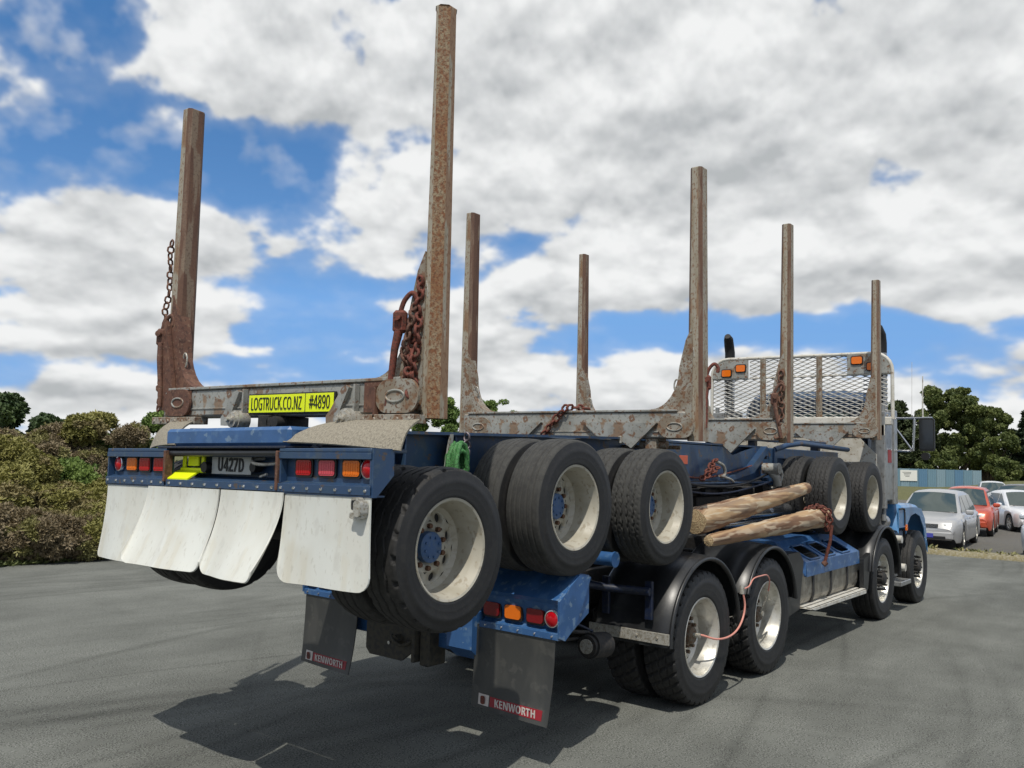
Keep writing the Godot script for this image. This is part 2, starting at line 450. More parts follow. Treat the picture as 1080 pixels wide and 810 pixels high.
func sky_row(row: int) -> void:
	var el := 90.0 - (row + 0.5) / SKY_H * 180.0
	var out := PackedByteArray()
	out.resize(SKY_W * 3)
	var step := 1 if el < 34.0 else 4
	var c := Color.BLACK
	var e := deg_to_rad(el)
	var haze := exp(-el / 7.0)
	var blue := Color(0.052, 0.165, 0.40).lerp(Color(0.15, 0.36, 0.74), clampf(exp(-(el - 10.0) / 6.5), 0, 1)).lerp(Color(0.42, 0.6, 0.82), haze * 0.5)
	for col in SKY_W:
		if col % step == 0:
			var az := 90.0 - (col + 0.5) / SKY_W * 360.0
			az = fposmod(az + 180.0, 360.0) - 180.0
			var a := deg_to_rad(az)
			var q3 := sky_place(a, e)
			var body := n_body.get_noise_3dv(q3)
			var cover := 0.10 + body * 1.05
			for f in FIELD:
				var dx: float = (az - f[0]) / f[2]
				var dy: float = (el - f[1]) / f[3]
				var q := dx * dx + dy * dy
				if q < 9.0:
					cover += f[4] * exp(-q * 0.5)
			var wisp := n_wisp.get_noise_3dv(q3)
			var puff := -0.42 - n_puff.get_noise_3d(q3.x + wisp * 0.1, q3.y + body * 0.12, q3.z)
			cover += wisp * 0.20 + puff * 0.34
			var dens := smoothstep(-0.08, 0.18, cover)
			dens = clampf(dens * 0.97 + smoothstep(-0.40, 0.05, cover) * 0.14 + clampf(wisp * 0.9 + body * 0.5 + 0.05, 0, 1) * 0.75 * smoothstep(13.0, 21.0, el), 0, 1)
			# lit tops and grey undersides: the body a little higher up against the body here
			var e2 := deg_to_rad(el + 0.8)
			var q4 := sky_place(a, e2)
			var above := n_body.get_noise_3dv(q4)
			var puff2 := -0.42 - n_puff.get_noise_3d(q4.x + wisp * 0.1, q4.y + body * 0.12, q4.z)
			var lit := clampf(0.62 + (body - above) * 1.5 + (puff - puff2) * 0.8 + puff * 0.5 + n_soft.get_noise_3d(q3.x, q3.y, q3.z * 1.3 + 9.0) * 0.65 + wisp * 0.14 - clampf(cover - 0.45, 0, 1) * 0.3, 0, 1)
			var cl := Color(0.45, 0.47, 0.485).lerp(Color(0.84, 0.85, 0.85), lit)
			c = blue.lerp(cl, dens)
			c = c.linear_to_srgb()
		out[col * 3] = int(clampf(c.r, 0, 1) * 255)
		out[col * 3 + 1] = int(clampf(c.g, 0, 1) * 255)
		out[col * 3 + 2] = int(clampf(c.b, 0, 1) * 255)
	sky_rows[row] = out

func make_sky() -> ImageTexture:
	n_body = sky_noise(77, 1.45, 7)
	n_soft = sky_noise(12, 2.6, 6)
	n_wisp = sky_noise(35, 5.0, 5)
	n_puff = sky_noise(8, 3.0, 4)
	n_puff.noise_type = FastNoiseLite.TYPE_CELLULAR
	n_puff.cellular_distance_function = FastNoiseLite.DISTANCE_EUCLIDEAN
	n_puff.cellular_return_type = FastNoiseLite.RETURN_DISTANCE
	n_puff.cellular_jitter = 0.95
	sky_rows.resize(SKY_H)
	var task := WorkerThreadPool.add_group_task(sky_row, SKY_H / 2)
	WorkerThreadPool.wait_for_group_task_completion(task)
	var data := PackedByteArray()
	for row in SKY_H / 2:
		data.append_array(sky_rows[row])
	var ground := PackedByteArray()
	ground.resize(SKY_W * 3)
	ground.fill(118)
	for row in SKY_H / 2:
		data.append_array(ground)
	return ImageTexture.create_from_image(Image.create_from_data(SKY_W, SKY_H, false, Image.FORMAT_RGB8, data))

# ---------------------------------------------------------------- ground
const YARD := Rect2(-22, -10.6, 40.2, 36.6)   # the asphalt: x, z

func asphalt_map(n: int) -> ImageTexture:
	var rng := RandomNumberGenerator.new()
	rng.seed = 5
	var mark := PackedFloat32Array()
	mark.resize(n * n)
	var px := n / YARD.size.x
	# tyre sweeps: wide faint arcs round far centres, as turning trucks leave them
	for i in 330:
		var c := Vector2(rng.randf_range(-20, 30), rng.randf_range(-34, 34))
		var target := Vector2(rng.randf_range(-8, 18), rng.randf_range(-9, 12))
		if rng.randf() < 0.85:
			c = target + Vector2(rng.randf_range(-4, 4), (22.0 if rng.randf() < 0.6 else -22.0) * rng.randf_range(0.7, 1.8))
		var r := c.distance_to(target)
		if r < 3.0:
			r = 3.5
		var a0 := (target - c).angle() + rng.randf_range(-0.5, 0.5)
		var arc: float = rng.randf_range(0.15, 0.6) * minf(1.0, 9.0 / r)
		var wide := rng.randf_range(0.03, 0.22)
		var dark := rng.randf_range(-0.07, 0.17)
		for tyre in (2 if rng.randf() < 0.5 else 1):
			var rr := r + tyre * 0.33
			var steps := int(arc * 2.0 * rr * px)
			for s in steps:
				var f := float(s) / steps
				var a := a0 + (f - 0.5) * arc * 2.0
				var fade := sin(f * PI)
				var w := int(wide * px / 2.0) + 1
				for k in range(-w, w + 1):
					var p := c + Vector2(cos(a), sin(a)) * (rr + k / px)
					var ix := int((p.x - YARD.position.x) * px)
					var iy := int((p.y - YARD.position.y) * px)
					if ix >= 0 and iy >= 0 and ix < n and iy < n:
						mark[iy * n + ix] += dark * fade * (1.0 - absf(k) / (w + 1.0)) * 0.75
	var broad := noise_bytes(n, 9, 301, 5)
	var stain := noise_bytes(n, 34, 302, 5)
	var streak := noise_bytes(n, 26, 303, 4, FastNoiseLite.TYPE_SIMPLEX_SMOOTH, 5.0)
	var out := PackedByteArray()
	out.resize(n * n * 3)
	for i in n * n:
		var t := 1.0 + (broad[i] - 128) * 0.0009 + (stain[i] - 128) * 0.0006 + (streak[i] - 128) * 0.0008 - clampf(mark[i] * 0.95, -0.2, 0.42)
		out[i * 3] = int(clampf(119.0 * t, 0, 255))
		out[i * 3 + 1] = int(clampf(121.0 * t, 0, 255))
		out[i * 3 + 2] = int(clampf(116.0 * t, 0, 255))
	var im := Image.create_from_data(n, n, false, Image.FORMAT_RGB8, out)
	im.generate_mipmaps()
	return ImageTexture.create_from_image(im)

func ground_sheet(x0: float, x1: float, z0: float, z1: float, y: float) -> ArrayMesh:
	begin()
	flat()
	var q := [Vector3(x0, y, z0), Vector3(x1, y, z0), Vector3(x1, y, z1), Vector3(x0, y, z1)]
	var uv := [Vector2(0, 0), Vector2(1, 0), Vector2(1, 1), Vector2(0, 1)]
	for k in [0, 1, 2, 0, 2, 3]:
		S.set_uv(uv[k])
		S.set_uv2(Vector2(q[k].x, q[k].z) / 1.6)
		S.set_normal(Vector3.UP)
		S.add_vertex(q[k])
	return S.commit()

func make_ground() -> void:
	var fine := grey_noise(512, 110, 310, 3)
	var far := skin(layered(512, c8(98, 98, 58), [[6, 311, 0.35, 0.65, c8(82, 86, 48, 0.9), 5], [22, 312, 0.5, 0.7, c8(116, 110, 72, 0.8), 5], [60, 313, 0.55, 0.7, c8(74, 78, 42, 0.8), 3]]), 3.0, 0.95, 0.0, fine, 2.0, true)
	M.grass = far
	struct("ground", ground_sheet(-400, 700, -500, 500, -0.32), far)
	struct("scrub_bank", ground_sheet(-22, 18.3, -60, -10.3, -0.012), far)
	var grain := layered(1024, Color(1, 1, 1), [[60, 321, 0.4, 0.62, Color(0.86, 0.86, 0.86), 3], [110, 322, 0.55, 0.64, Color(0.52, 0.52, 0.52, 0.85), 2], [120, 324, 0.64, 0.72, Color(1.0, 1.0, 1.0, 0.9), 2], [9, 323, 0.5, 0.75, Color(0.9, 0.9, 0.9, 0.8), 4]])
	var m := plain(Color.WHITE, 0.95)
	m.albedo_texture = asphalt_map(2048)
	m.detail_enabled = true
	m.detail_blend_mode = BaseMaterial3D.BLEND_MODE_MUL
	m.detail_uv_layer = BaseMaterial3D.DETAIL_UV_2
	m.detail_albedo = grain
	m.metallic_specular = 0.22
	struct("asphalt_yard", ground_sheet(YARD.position.x, YARD.end.x, YARD.position.y, YARD.end.y, -0.004 + 0.004), m)
	M.gravel = skin(layered(512, c8(100, 99, 95), [[40, 331, 0.42, 0.6, c8(78, 77, 74, 0.9), 3], [80, 332, 0.55, 0.7, c8(132, 130, 124, 0.7), 2], [5, 333, 0.45, 0.7, c8(112, 108, 98, 0.6), 4]]), 1.8, 0.95, 0.0, fine, 2.0, true)
	begin()
	flat()
	var down := [[18.9, 0.02], [19.6, -0.04], [20.6, -0.17], [21.4, -0.2], [60.0, -0.2]]
	for k in 4:
		quad(Vector3(down[k][0], down[k][1], -30), Vector3(down[k + 1][0], down[k + 1][1], -30), Vector3(down[k + 1][0], down[k + 1][1], 30), Vector3(down[k][0], down[k][1], 30), Vector3(down[k][0], -5, 0))
	struct("gravel_car_lot", finish(), M.gravel)
	# the low broken kerb with dry grass on it, between yard and lot
	begin()
	var rng := RandomNumberGenerator.new()
	rng.seed = 9
	var rows := []
	for i in 61:
		var z := -14.0 + i * 0.55
		var line := []
		for p in [[18.16, -0.02], [18.2, 0.075], [18.32, 0.105], [18.55, 0.09], [18.8, 0.07], [18.98, 0.0]]:
			line.append(Vector3(p[0] + rng.randf_range(-0.03, 0.03), p[1] + (rng.randf_range(-0.02, 0.025) if p[1] > 0.03 else 0.0), z))
		rows.append(line)
	sheet(rows, 0.01)
	struct("kerb", finish(), skin(layered(256, c8(150, 144, 126), [[9, 341, 0.4, 0.6, c8(128, 118, 84, 0.8), 5], [30, 342, 0.55, 0.7, c8(104, 98, 70, 0.8), 4]]), 0.9, 0.95, 0.0, fine, 1.0, true))

func sheet_flat(x0: float, x1: float, z0: float, z1: float, y: float) -> void:
	quad(Vector3(x0, y, z0), Vector3(x1, y, z0), Vector3(x1, y, z1), Vector3(x0, y, z1), Vector3((x0 + x1) / 2, y - 1, (z0 + z1) / 2))

# ---------------------------------------------------------------- vegetation
func sprig(leaves: int, size: float, long: float, sd: int) -> ArrayMesh:   # a tuft of leaf blades
	var rng := RandomNumberGenerator.new()
	rng.seed = sd
	begin()
	for i in leaves:
		var d := Vector3(rng.randfn(), rng.randfn() * 0.8 + 0.35, rng.randfn()).normalized()
		var o := Vector3(rng.randf_range(-1, 1), rng.randf_range(-1, 1), rng.randf_range(-1, 1)) * size * 0.7
		var s := d.cross(Vector3(rng.randfn(), rng.randfn(), rng.randfn())).normalized() * size * 0.5
		var l := d * size * long
		flat()
		var bend := s.cross(d).normalized() * size * 0.15
		v(o); v(o + l * 0.5 + s + bend); v(o + l)
		v(o); v(o + l); v(o + l * 0.5 - s + bend)
	return finish()

func leaf_mat(col: Color) -> StandardMaterial3D:
	var m := plain(col, 0.65)
	m.vertex_color_use_as_albedo = true
	m.backlight_enabled = true
	m.backlight = Color(0.25, 0.28, 0.12)
	m.cull_mode = BaseMaterial3D.CULL_DISABLED
	return m

func crown(called: String, parent: Node, mesh: Mesh, mat: Material, lobes: Array, count: int, sd: int, tints: Array, scale_to: Vector2) -> void:
	# lobes: [centre, radii]; sprigs sit mostly in each lobe's outer shell, more on its upper side
	var rng := RandomNumberGenerator.new()
	rng.seed = sd
	var lump := FastNoiseLite.new()
	lump.seed = sd
	lump.frequency = 1.3
	var mm := MultiMesh.new()
	mm.transform_format = MultiMesh.TRANSFORM_3D
	mm.use_colors = true
	mm.mesh = mesh
	mm.instance_count = count
	var vol := []
	var sum := 0.0
	for l in lobes:
		sum += pow(l[1].x * l[1].y * l[1].z, 0.667)
		vol.append(sum)
	for i in count:
		var pick := rng.randf() * sum
		var li := 0
		while vol[li] < pick and li < lobes.size() - 1:
			li += 1
		var c: Vector3 = lobes[li][0]
		var rad: Vector3 = lobes[li][1]
		var d := Vector3(rng.randfn(), rng.randfn(), rng.randfn()).normalized()
		if d.y < -0.35 and rng.randf() < 0.6:
			d.y = -d.y
		var q := c + d * rad
		var n := lump.get_noise_3dv(q * 1.2)
		var rr := (1.0 - 0.62 * rng.randf() * rng.randf()) * (0.9 + 0.42 * n)
		var p := c + d * rad * rr
		if p.y < 0.03:
			p.y = rng.randf_range(0.02, 0.12)
		var s := rng.randf_range(scale_to.x, scale_to.y)
		var b := Basis.from_euler(Vector3(rng.randf_range(-0.7, 0.7), rng.randf() * TAU, rng.randf_range(-0.7, 0.7))) * Basis.from_scale(Vector3.ONE * s)
		mm.set_instance_transform(i, Transform3D(b, p))
		var t: float = clampf(0.5 + 0.75 * lump.get_noise_3dv(q * 0.55 + Vector3(40, 0, 0)) + rng.randf_range(-0.12, 0.12), 0, 1)
		var col: Color = tints[0].lerp(tints[1], t)
		if tints.size() > 2 and lump.get_noise_3dv(q * 0.9 + Vector3(0, 90, 0)) > 0.16:
			col = col.lerp(tints[2], 0.75)
		mm.set_instance_color(i, col)
	var o := MultiMeshInstance3D.new()
	o.name = called
	o.multimesh = mm
	o.material_override = mat
	o.set_meta("kind", "stuff")
	parent.add_child(o, true)

func stems(parent: Node, tips: Array, r: float, mat: Material, called := "trunk", foot := 0.15) -> void:
	var rng := RandomNumberGenerator.new()
	rng.seed = tips.size() * 7 + int(r * 100)
	begin()
	for t in tips:
		var a := Vector3(rng.randf_range(-foot, foot), -0.05, rng.randf_range(-foot, foot))
		var m: Vector3 = a.lerp(t, 0.5) + Vector3(rng.randf_range(-0.1, 0.1), 0.05, rng.randf_range(-0.1, 0.1)) * t.length() * 0.5
		tube([a, a.lerp(m, 0.5) + Vector3(0.02, 0.05, 0), m, m.lerp(t, 0.6), t], [r, r * 0.85, r * 0.6, r * 0.4, r * 0.16], 7)
	put(called, finish(), mat, parent)

func shrub(at: Vector3, w: float, h: float, kind: int, sd: int, label: String, count: int) -> void:
	var o := thing("shrub", label, "shrub", at, 0.0, "shrubs on the bank beside the yard")
	var rng := RandomNumberGenerator.new()
	rng.seed = sd
	var lobes := []
	var tips := []
	for i in 17:
		var a := i * 2.4 + rng.randf_range(-0.6, 0.6)
		var d := sqrt((i + 0.4) / 17.0) * w * 0.85
		var ly := h * (0.86 - 0.55 * pow(d / w, 1.6)) * rng.randf_range(0.62, 1.12)
		var c := Vector3(cos(a) * d, ly * rng.randf_range(0.55, 0.95), sin(a) * d)
		var s := w * rng.randf_range(0.22, 0.42)
		lobes.append([c, Vector3(s, s * rng.randf_range(0.55, 1.0), s)])
		tips.append(c + Vector3(0, s * 0.5, 0))
	lobes.append([Vector3(0, h * 0.26, 0), Vector3(w * 0.95, h * 0.28, w * 0.95)])
	stems(o, tips, 0.03, M.bark)
	crown("crown", o, sprigs[kind], leafs[kind], lobes, count, sd, tints_of[kind], Vector2(0.7, 1.35))

var sprigs := []
var leafs := []
var tints_of := []

func broad_tree(called: String, label: String, at: Vector3, h: float, w: float, sd: int, count: int, kind: int, group: String, lobes_n := 16, base := 0.22) -> void:
	var o := thing(called, label, "tree", at, 0.0, group)
	var rng := RandomNumberGenerator.new()
	rng.seed = sd
	var lobes := []
	var tips := []
	lobes_n = lobes_n * 2 + 6
	for i in lobes_n:
		var y := lerpf(base, 0.9, (i + rng.randf()) / lobes_n)
		var reach := w * (0.25 + 0.75 * sin(clampf((y - base * 0.6) / (1.0 - base * 0.6), 0, 1) * PI * 0.93)) * rng.randf_range(0.3, 1.0)
		var a := i * 2.4 + rng.randf_range(-0.5, 0.5)
		var c := Vector3(cos(a) * reach, y * h, sin(a) * reach)
		var s := rng.randf_range(0.13, 0.30) * w
		lobes.append([c, Vector3(s, s * rng.randf_range(0.5, 0.95), s)])
		tips.append(c)
	stems(o, tips.slice(0, 22), h * 0.02, M.bark)
	crown("crown", o, sprigs[kind], leafs[kind], lobes, int(count * (2.4 if kind > 2 else 1.8)), sd, tints_of[kind], Vector2(0.7, 1.4))

func conifer(label: String, at: Vector3, h: float, w: float, sd: int, count: int) -> void:
	var o := thing("conifer", label, "tree", at, 0.0, "dark conifers behind the car lot")
	var rng := RandomNumberGenerator.new()
	rng.seed = sd
	begin()
	tube([Vector3(0, -0.1, 0), Vector3(0.05, h * 0.5, 0), Vector3(0, h * 0.98, 0)], [h * 0.022, h * 0.014, 0.03], 8)
	put("trunk", finish(), M.bark, o)
	var lobes := []
	for i in 30:
		var y := 0.1 + 0.86 * i / 29.0
		var reach := w * pow(1.0 - y, 0.8) * rng.randf_range(0.35, 1.0)
		var a := i * 2.4
		lobes.append([Vector3(cos(a) * reach, y * h, sin(a) * reach), Vector3(w * 0.3, h * 0.04, w * 0.3) * (1.15 - y * 0.8)])
	crown("crown", o, sprigs[5], leafs[5], lobes, count * 2, sd, tints_of[5], Vector2(0.7, 1.3))

func make_vegetation() -> void:
	M.bark = skin(layered(256, c8(84, 74, 62), [[10, 401, 0.45, 0.65, c8(56, 48, 40, 0.9), 4, 3.0]]), 0.6, 0.95)
	# kinds: 0 olive scrub, 1 brown-purple scrub, 2 leafy green, 3 dark broadleaf, 4 far tree, 5 conifer, 6 low tuft
	sprigs = [sprig(18, 0.025, 2.8, 1), sprig(18, 0.024, 3.0, 2), sprig(14, 0.045, 1.7, 3), sprig(14, 0.09, 1.6, 4), sprig(14, 0.2, 1.4, 5), sprig(14, 0.2, 1.7, 6), sprig(8, 0.09, 2.6, 7), sprig(14, 0.2, 1.5, 8)]
	var lin := [[Color(0.17, 0.165, 0.04), Color(0.28, 0.26, 0.075), Color(0.22, 0.175, 0.085)], [Color(0.17, 0.13, 0.075), Color(0.25, 0.2, 0.115), Color(0.23, 0.225, 0.07)],
		[Color(0.075, 0.135, 0.028), Color(0.19, 0.265, 0.06)], [Color(0.03, 0.06, 0.02), Color(0.075, 0.115, 0.035)], [Color(0.055, 0.085, 0.022), Color(0.16, 0.185, 0.05)],
		[Color(0.02, 0.042, 0.02), Color(0.05, 0.075, 0.034)], [Color(0.11, 0.14, 0.035), Color(0.24, 0.23, 0.08)], [Color(0.03, 0.05, 0.018), Color(0.085, 0.105, 0.035)]]
	tints_of = lin
	for k in 8:
		leafs.append(leaf_mat(Color.WHITE))
	var bank := [   # x, z, width, height, kind, sprigs, label
		[2.85, -10.9, 1.15, 1.25, 1, 9000, "purple-brown scrub bush in the lower left corner of the bank, cut by the picture edge"],
		[3.8, -10.7, 0.95, 0.95, 1, 9000, "low purple-brown bush at the yard edge, beside the one cut by the picture edge"],
		[4.7, -10.8, 1.0, 0.95, 0, 9000, "low olive bush at the yard edge, left of the outermost white mudflap"],
		[5.7, -10.9, 1.1, 1.1, 0, 6000, "low olive bush half hidden by the outermost white mudflap"],
		[3.3, -12.0, 1.25, 1.65, 0, 9000, "tall olive bush at the left picture edge, above the purple-brown ones"],
		[4.45, -11.9, 1.1, 1.55, 0, 9000, "broad olive bush in the middle of the bank, above the low purple-brown bush"],
		[5.5, -12.0, 1.1, 1.6, 0, 9000, "olive bush in the middle of the bank, nearest to the left tail lamps"],
		[6.6, -12.1, 1.15, 1.75, 1, 6000, "brown bush hidden in part by the left lamp box of the trailer"],
		[4.3, -13.4, 1.35, 2.5, 0, 9000, "olive bush high on the bank at the left, under the dark tree"],
		[5.5, -13.4, 1.3, 2.35, 2, 7000, "leafy green bush half way up the bank, left of the round red reflector"],
		[6.5, -13.5, 1.3, 2.45, 1, 8000, "grey-brown rounded bush high on the bank, peeping over the left lamp box"],
		[5.4, -14.6, 1.4, 3.2, 1, 9000, "brown bush on the crest of the bank, right of the dark tree"],
		[6.4, -14.8, 1.4, 3.3, 0, 8000, "olive-brown bush at the top of the crest, left of the bright green one"],
		[7.3, -14.3, 1.35, 3.4, 2, 9000, "bright green rounded bush on the crest, beside the left rubber sheet of the trailer"],
		[10.4, -13.8, 1.6, 2.7, 0, 3000, "olive bush seen between the two bolster pins of the trailer"],
		[12.6, -13.2, 1.6, 2.9, 0, 3000, "olive bush seen under the right end of the rear bolster beam"],
		[15.4, -13.2, 1.5, 3.1, 2, 5000, "green leafy bush right of the tall rear stanchion, just above the blue rail"]]
	var i := 0
	for b in bank:
		i += 1
		shrub(Vector3(b[0], 0, b[1]), b[2], b[3], b[4], 500 + i, b[6], b[5] * 2)
	broad_tree("broad_tree", "dark bushy tree at the far left, behind the scrub", Vector3(8.6, 0, -26), 3.7, 1.7, 601, 2600, 3, "trees beyond the bank", 14, 0.1)
	broad_tree("broad_tree", "smaller dark tree next to the bigger dark one at the far left, behind the crest", Vector3(10.9, 0, -25.5), 2.9, 0.7, 602, 1500, 3, "trees beyond the bank", 12, 0.1)
	broad_tree("broad_tree", "little treetop peeping over the rear bolster beam", Vector3(21.7, 0, -21.5), 5.5, 1.1, 603, 1500, 2, "trees beyond the bank", 12, 0.2)
	broad_tree("broad_tree", "green tree seen between the tall rear stanchion and the second left one", Vector3(17.2, 0, -14.4), 4.1, 1.3, 604, 3000, 2, "trees beyond the bank", 14, 0.1)
	broad_tree("broad_tree", "small treetop peeping over the second bolster beam, right of its left stanchion", Vector3(28.4, 0, -21.5), 5.0, 1.3, 605, 1200, 2, "trees beyond the bank", 12, 0.2)
	# behind the car lot
	var far := "trees behind the car lot"
	broad_tree("broad_tree", "big rounded tree rising tallest right of the truck mirror", Vector3(116, 0, -18.6), 13.0, 4.2, 611, 3600, 4, far, 22, 0.2)
	broad_tree("broad_tree", "lower tree joined to the right of the tallest rounded tree", Vector3(118, 0, -15.0), 10.2, 3.4, 612, 2600, 4, far, 16, 0.15)
	broad_tree("broad_tree", "dark tree right behind the cab edge, left of the mirror", Vector3(112, 0, -25.6), 10.6, 3.6, 613, 2600, 7, far, 16, 0.08)
	broad_tree("broad_tree", "dark tree behind the mirror head", Vector3(114, 0, -22.6), 9.6, 3.0, 614, 2400, 7, far, 16, 0.08)
	broad_tree("broad_tree", "low bushy tree under the tall rounded one, over the blue fence", Vector3(112, 0, -19.0), 4.2, 2.6, 615, 1400, 4, far, 10, 0.05)
	broad_tree("broad_tree", "pale shrub-like tree at the foot of the conifers", Vector3(108, 0, -11.9), 3.4, 1.7, 616, 900, 4, far, 9, 0.05)
	conifer("left one of the dark conifers, beside the rounded trees", Vector3(120, 0, -10.9), 9.6, 2.6, 621, 1700)
	conifer("middle dark conifer, set back between the two bigger ones", Vector3(124, 0, -9.6), 8.4, 2.3, 622, 1300)
	conifer("tall dark conifer cut by the right picture edge", Vector3(116, 0, -7.0), 10.6, 3.0, 623, 1700)
	conifer("dark conifer just right of the joined lower tree", Vector3(124, 0, -13.2), 7.2, 2.4, 624, 1100)
	# grass bank behind the lot, and weeds at the yard's edges
	begin()
	var rows := []
	var hill := FastNoiseLite.new()
	hill.seed = 3
	hill.frequency = 0.08
	for a in 23:
		var line := []
		for b in 31:
			var x := 55.0 + a * 2.8
			var z := -42.0 + b * 2.0
			var up := smoothstep(56, 72, x) * (0.25 + 0.9 * smoothstep(-13, -5, z + (x - 60) * 0.08)) * (1.0 - smoothstep(100, 114, x))
			line.append(Vector3(x, -0.23 + up * (1.0 + 0.25 * hill.get_noise_2d(x * 2, z * 2)) + (hill.get_noise_2d(x, z) * 0.08 * up), z))
		rows.append(line)
	sheet(rows, 0.01)
	struct("grass_bank", finish(), M.grass)
	weeds("grass_weeds", 900, Rect2(1.0, -10.5, 12, 0.5), 701)
	weeds("kerb_grass", 260, Rect2(18.35, -8, 0.6, 14), 702, 0.07)

func weeds(called: String, count: int, r: Rect2, sd: int, lift := 0.0) -> void:
	var rng := RandomNumberGenerator.new()
	rng.seed = sd
	var mm := MultiMesh.new()
	mm.transform_format = MultiMesh.TRANSFORM_3D
	mm.use_colors = true
	mm.mesh = sprigs[6]
	mm.instance_count = count
	for i in count:
		var p := Vector3(r.position.x + rng.randf() * r.size.x, lift + 0.02, r.position.y + rng.randf() * r.size.y)
		mm.set_instance_transform(i, Transform3D(Basis(Vector3.UP, rng.randf() * TAU) * Basis.from_scale(Vector3.ONE * rng.randf_range(0.25, 0.6)), p))
		mm.set_instance_color(i, Color(0.1, 0.12, 0.035).lerp(Color(0.3, 0.25, 0.11) if lift > 0.0 else Color(0.13, 0.16, 0.05), rng.randf()))
	var o := MultiMeshInstance3D.new()
	o.name = numbered(called)
	o.multimesh = mm
	o.material_override = leafs[6]
	add_child(o, true)
	tag(o, "dry weeds and grass tufts growing on the kerb before the parked cars" if lift > 0.0 else "grass tufts along the foot of the scrub bank", "grass")
	o.set_meta("kind", "stuff")
# ---------------------------------------------------------------- wheels
func tyre(R: float, W: float, rin: float, kind: String, part := 0) -> ArrayMesh:   # part 0: side walls, 1: tread
	var prof := []   # r, z, t (tread place -1..1, or 9)
	var H := R - rin
	for s in [[0.0, -0.33], [0.03, -0.40], [0.1, -0.445], [0.13, -0.438], [0.3, -0.485], [0.33, -0.48], [0.5, -0.5], [0.62, -0.497], [0.64, -0.487], [0.78, -0.475], [0.88, -0.455]]:
		prof.append([rin + H * s[0], W * s[1], 9.0])
	var nt := 60
	for i in nt + 1:
		var t := -1.0 + 2.0 * i / nt
		prof.append([R - 0.010 * pow(absf(t), 3.0), W * 0.425 * t, t])
	for i in range(10, -1, -1):
		prof.append([prof[i][0], -prof[i][1], 9.0])
	var n := 432 if kind == "lug" else 288
	begin()
	var np := prof.size()
	for k in n:
		var th := TAU * k / n
		for p in prof:
			var r: float = p[0]
			if p[2] < 2.0:
				r -= tread(kind, th, p[2])
			elif absf(p[1]) > 0.44 * W and p[0] > rin + H * 0.7 and kind == "lug":
				r -= 0.008 * (1.0 if fposmod(th * 36 / TAU, 1.0) < 0.3 else 0.0)
			S.add_vertex(Vector3(r * cos(th), r * sin(th), p[1]))
	for k in n:
		var l := (k + 1) % n
		for i in np - 1:
			if (part == 1) != (i >= 10 and i < np - 11):
				continue
			var a := k * np + i
			var b := k * np + i + 1
			var c := l * np + i + 1
			var d := l * np + i
			for q in [a, b, c, a, c, d]:
				S.add_index(q)
	return finish()

func zig(x: float) -> float:
	return absf(fposmod(x, 1.0) - 0.5) * 4.0 - 1.0

func tread(kind: String, th: float, t: float) -> float:
	var a := absf(t)
	match kind:
		"rib":
			for g in [0.0, 0.34, 0.68]:
				if absf(a - g) < 0.030: return 0.014
			return 0.0
		"zigzag":
			for g in [-0.62, -0.2, 0.2, 0.62]:
				if absf(t - g - 0.045 * zig(th * 38 / TAU)) < 0.045: return 0.016
			if fposmod(th * 76 / TAU + t * 0.8, 1.0) < 0.12 and a > 0.25: return 0.005
			return 0.0
		"shoulder":
			for g in [-0.5, 0.0, 0.5]:
				if absf(t - g - 0.06 * zig(th * 20 / TAU)) < 0.05: return 0.014
			if a > 0.86 and fposmod(th * 22 / TAU, 1.0) < 0.25: return 0.016
			return 0.0
		"lug":
			if absf(t - 0.05 * zig(th * 36 / TAU)) < 0.05: return 0.016
			if absf(a - 0.5 - 0.03 * zig(th * 36 / TAU)) < 0.04: return 0.014
			if fposmod(th * 36 / TAU + t * 0.9, 1.0) < 0.26 and a > 0.08: return 0.022 if a > 0.5 else 0.016
			return 0.0
		"steer":
			for g in [-0.66, -0.24, 0.24, 0.66]:
				if absf(t - g) < 0.04: return 0.012
			return 0.0
	return 0.0

func disc_with_holes(r0: float, r1: float, z0: float, z1: float, n: int, hr: float, hz: float) -> void:   # a ring from r0 to r1 with n oval hand holes
	smooth()
	var rc := (r0 + r1) / 2.0
	var m := 20
	for k in n:
		var c0 := TAU * k / n
		var half := PI / n
		var ring := []
		var edge := []
		for i in m:
			var t := TAU * i / m
			var dr := sin(t)
			var da := cos(t)
			var f: float = 1.0 / max(absf(dr), absf(da))
			ring.append(Vector2(rc + dr * hr, c0 + da * hr * 1.25 / rc))
			edge.append(Vector2(rc + dr * f * (r1 - r0) / 2.0, c0 + da * f * half))
		var q := func(p: Vector2, dz: float) -> Vector3:
			return Vector3(p.x * cos(p.y), p.x * sin(p.y), lerpf(z0, z1, (p.x - r0) / (r1 - r0)) + dz)
		for i in m:
			var j := (i + 1) % m
			var a: Vector3 = q.call(ring[i], 0.0)
			quad(a, q.call(ring[j], 0.0), q.call(edge[j], 0.0), q.call(edge[i], 0.0), a - Vector3(0, 0, 1))
			var cen := Vector3(rc * cos(c0), rc * sin(c0), z0)
			var aa: Vector3 = q.call(ring[i], 0.0)
			var bb: Vector3 = q.call(ring[j], 0.0)
			quad(aa, bb, bb - Vector3(0, 0, hz), aa - Vector3(0, 0, hz), cen + (aa - cen) * 3.0)

var wheel_of := {}

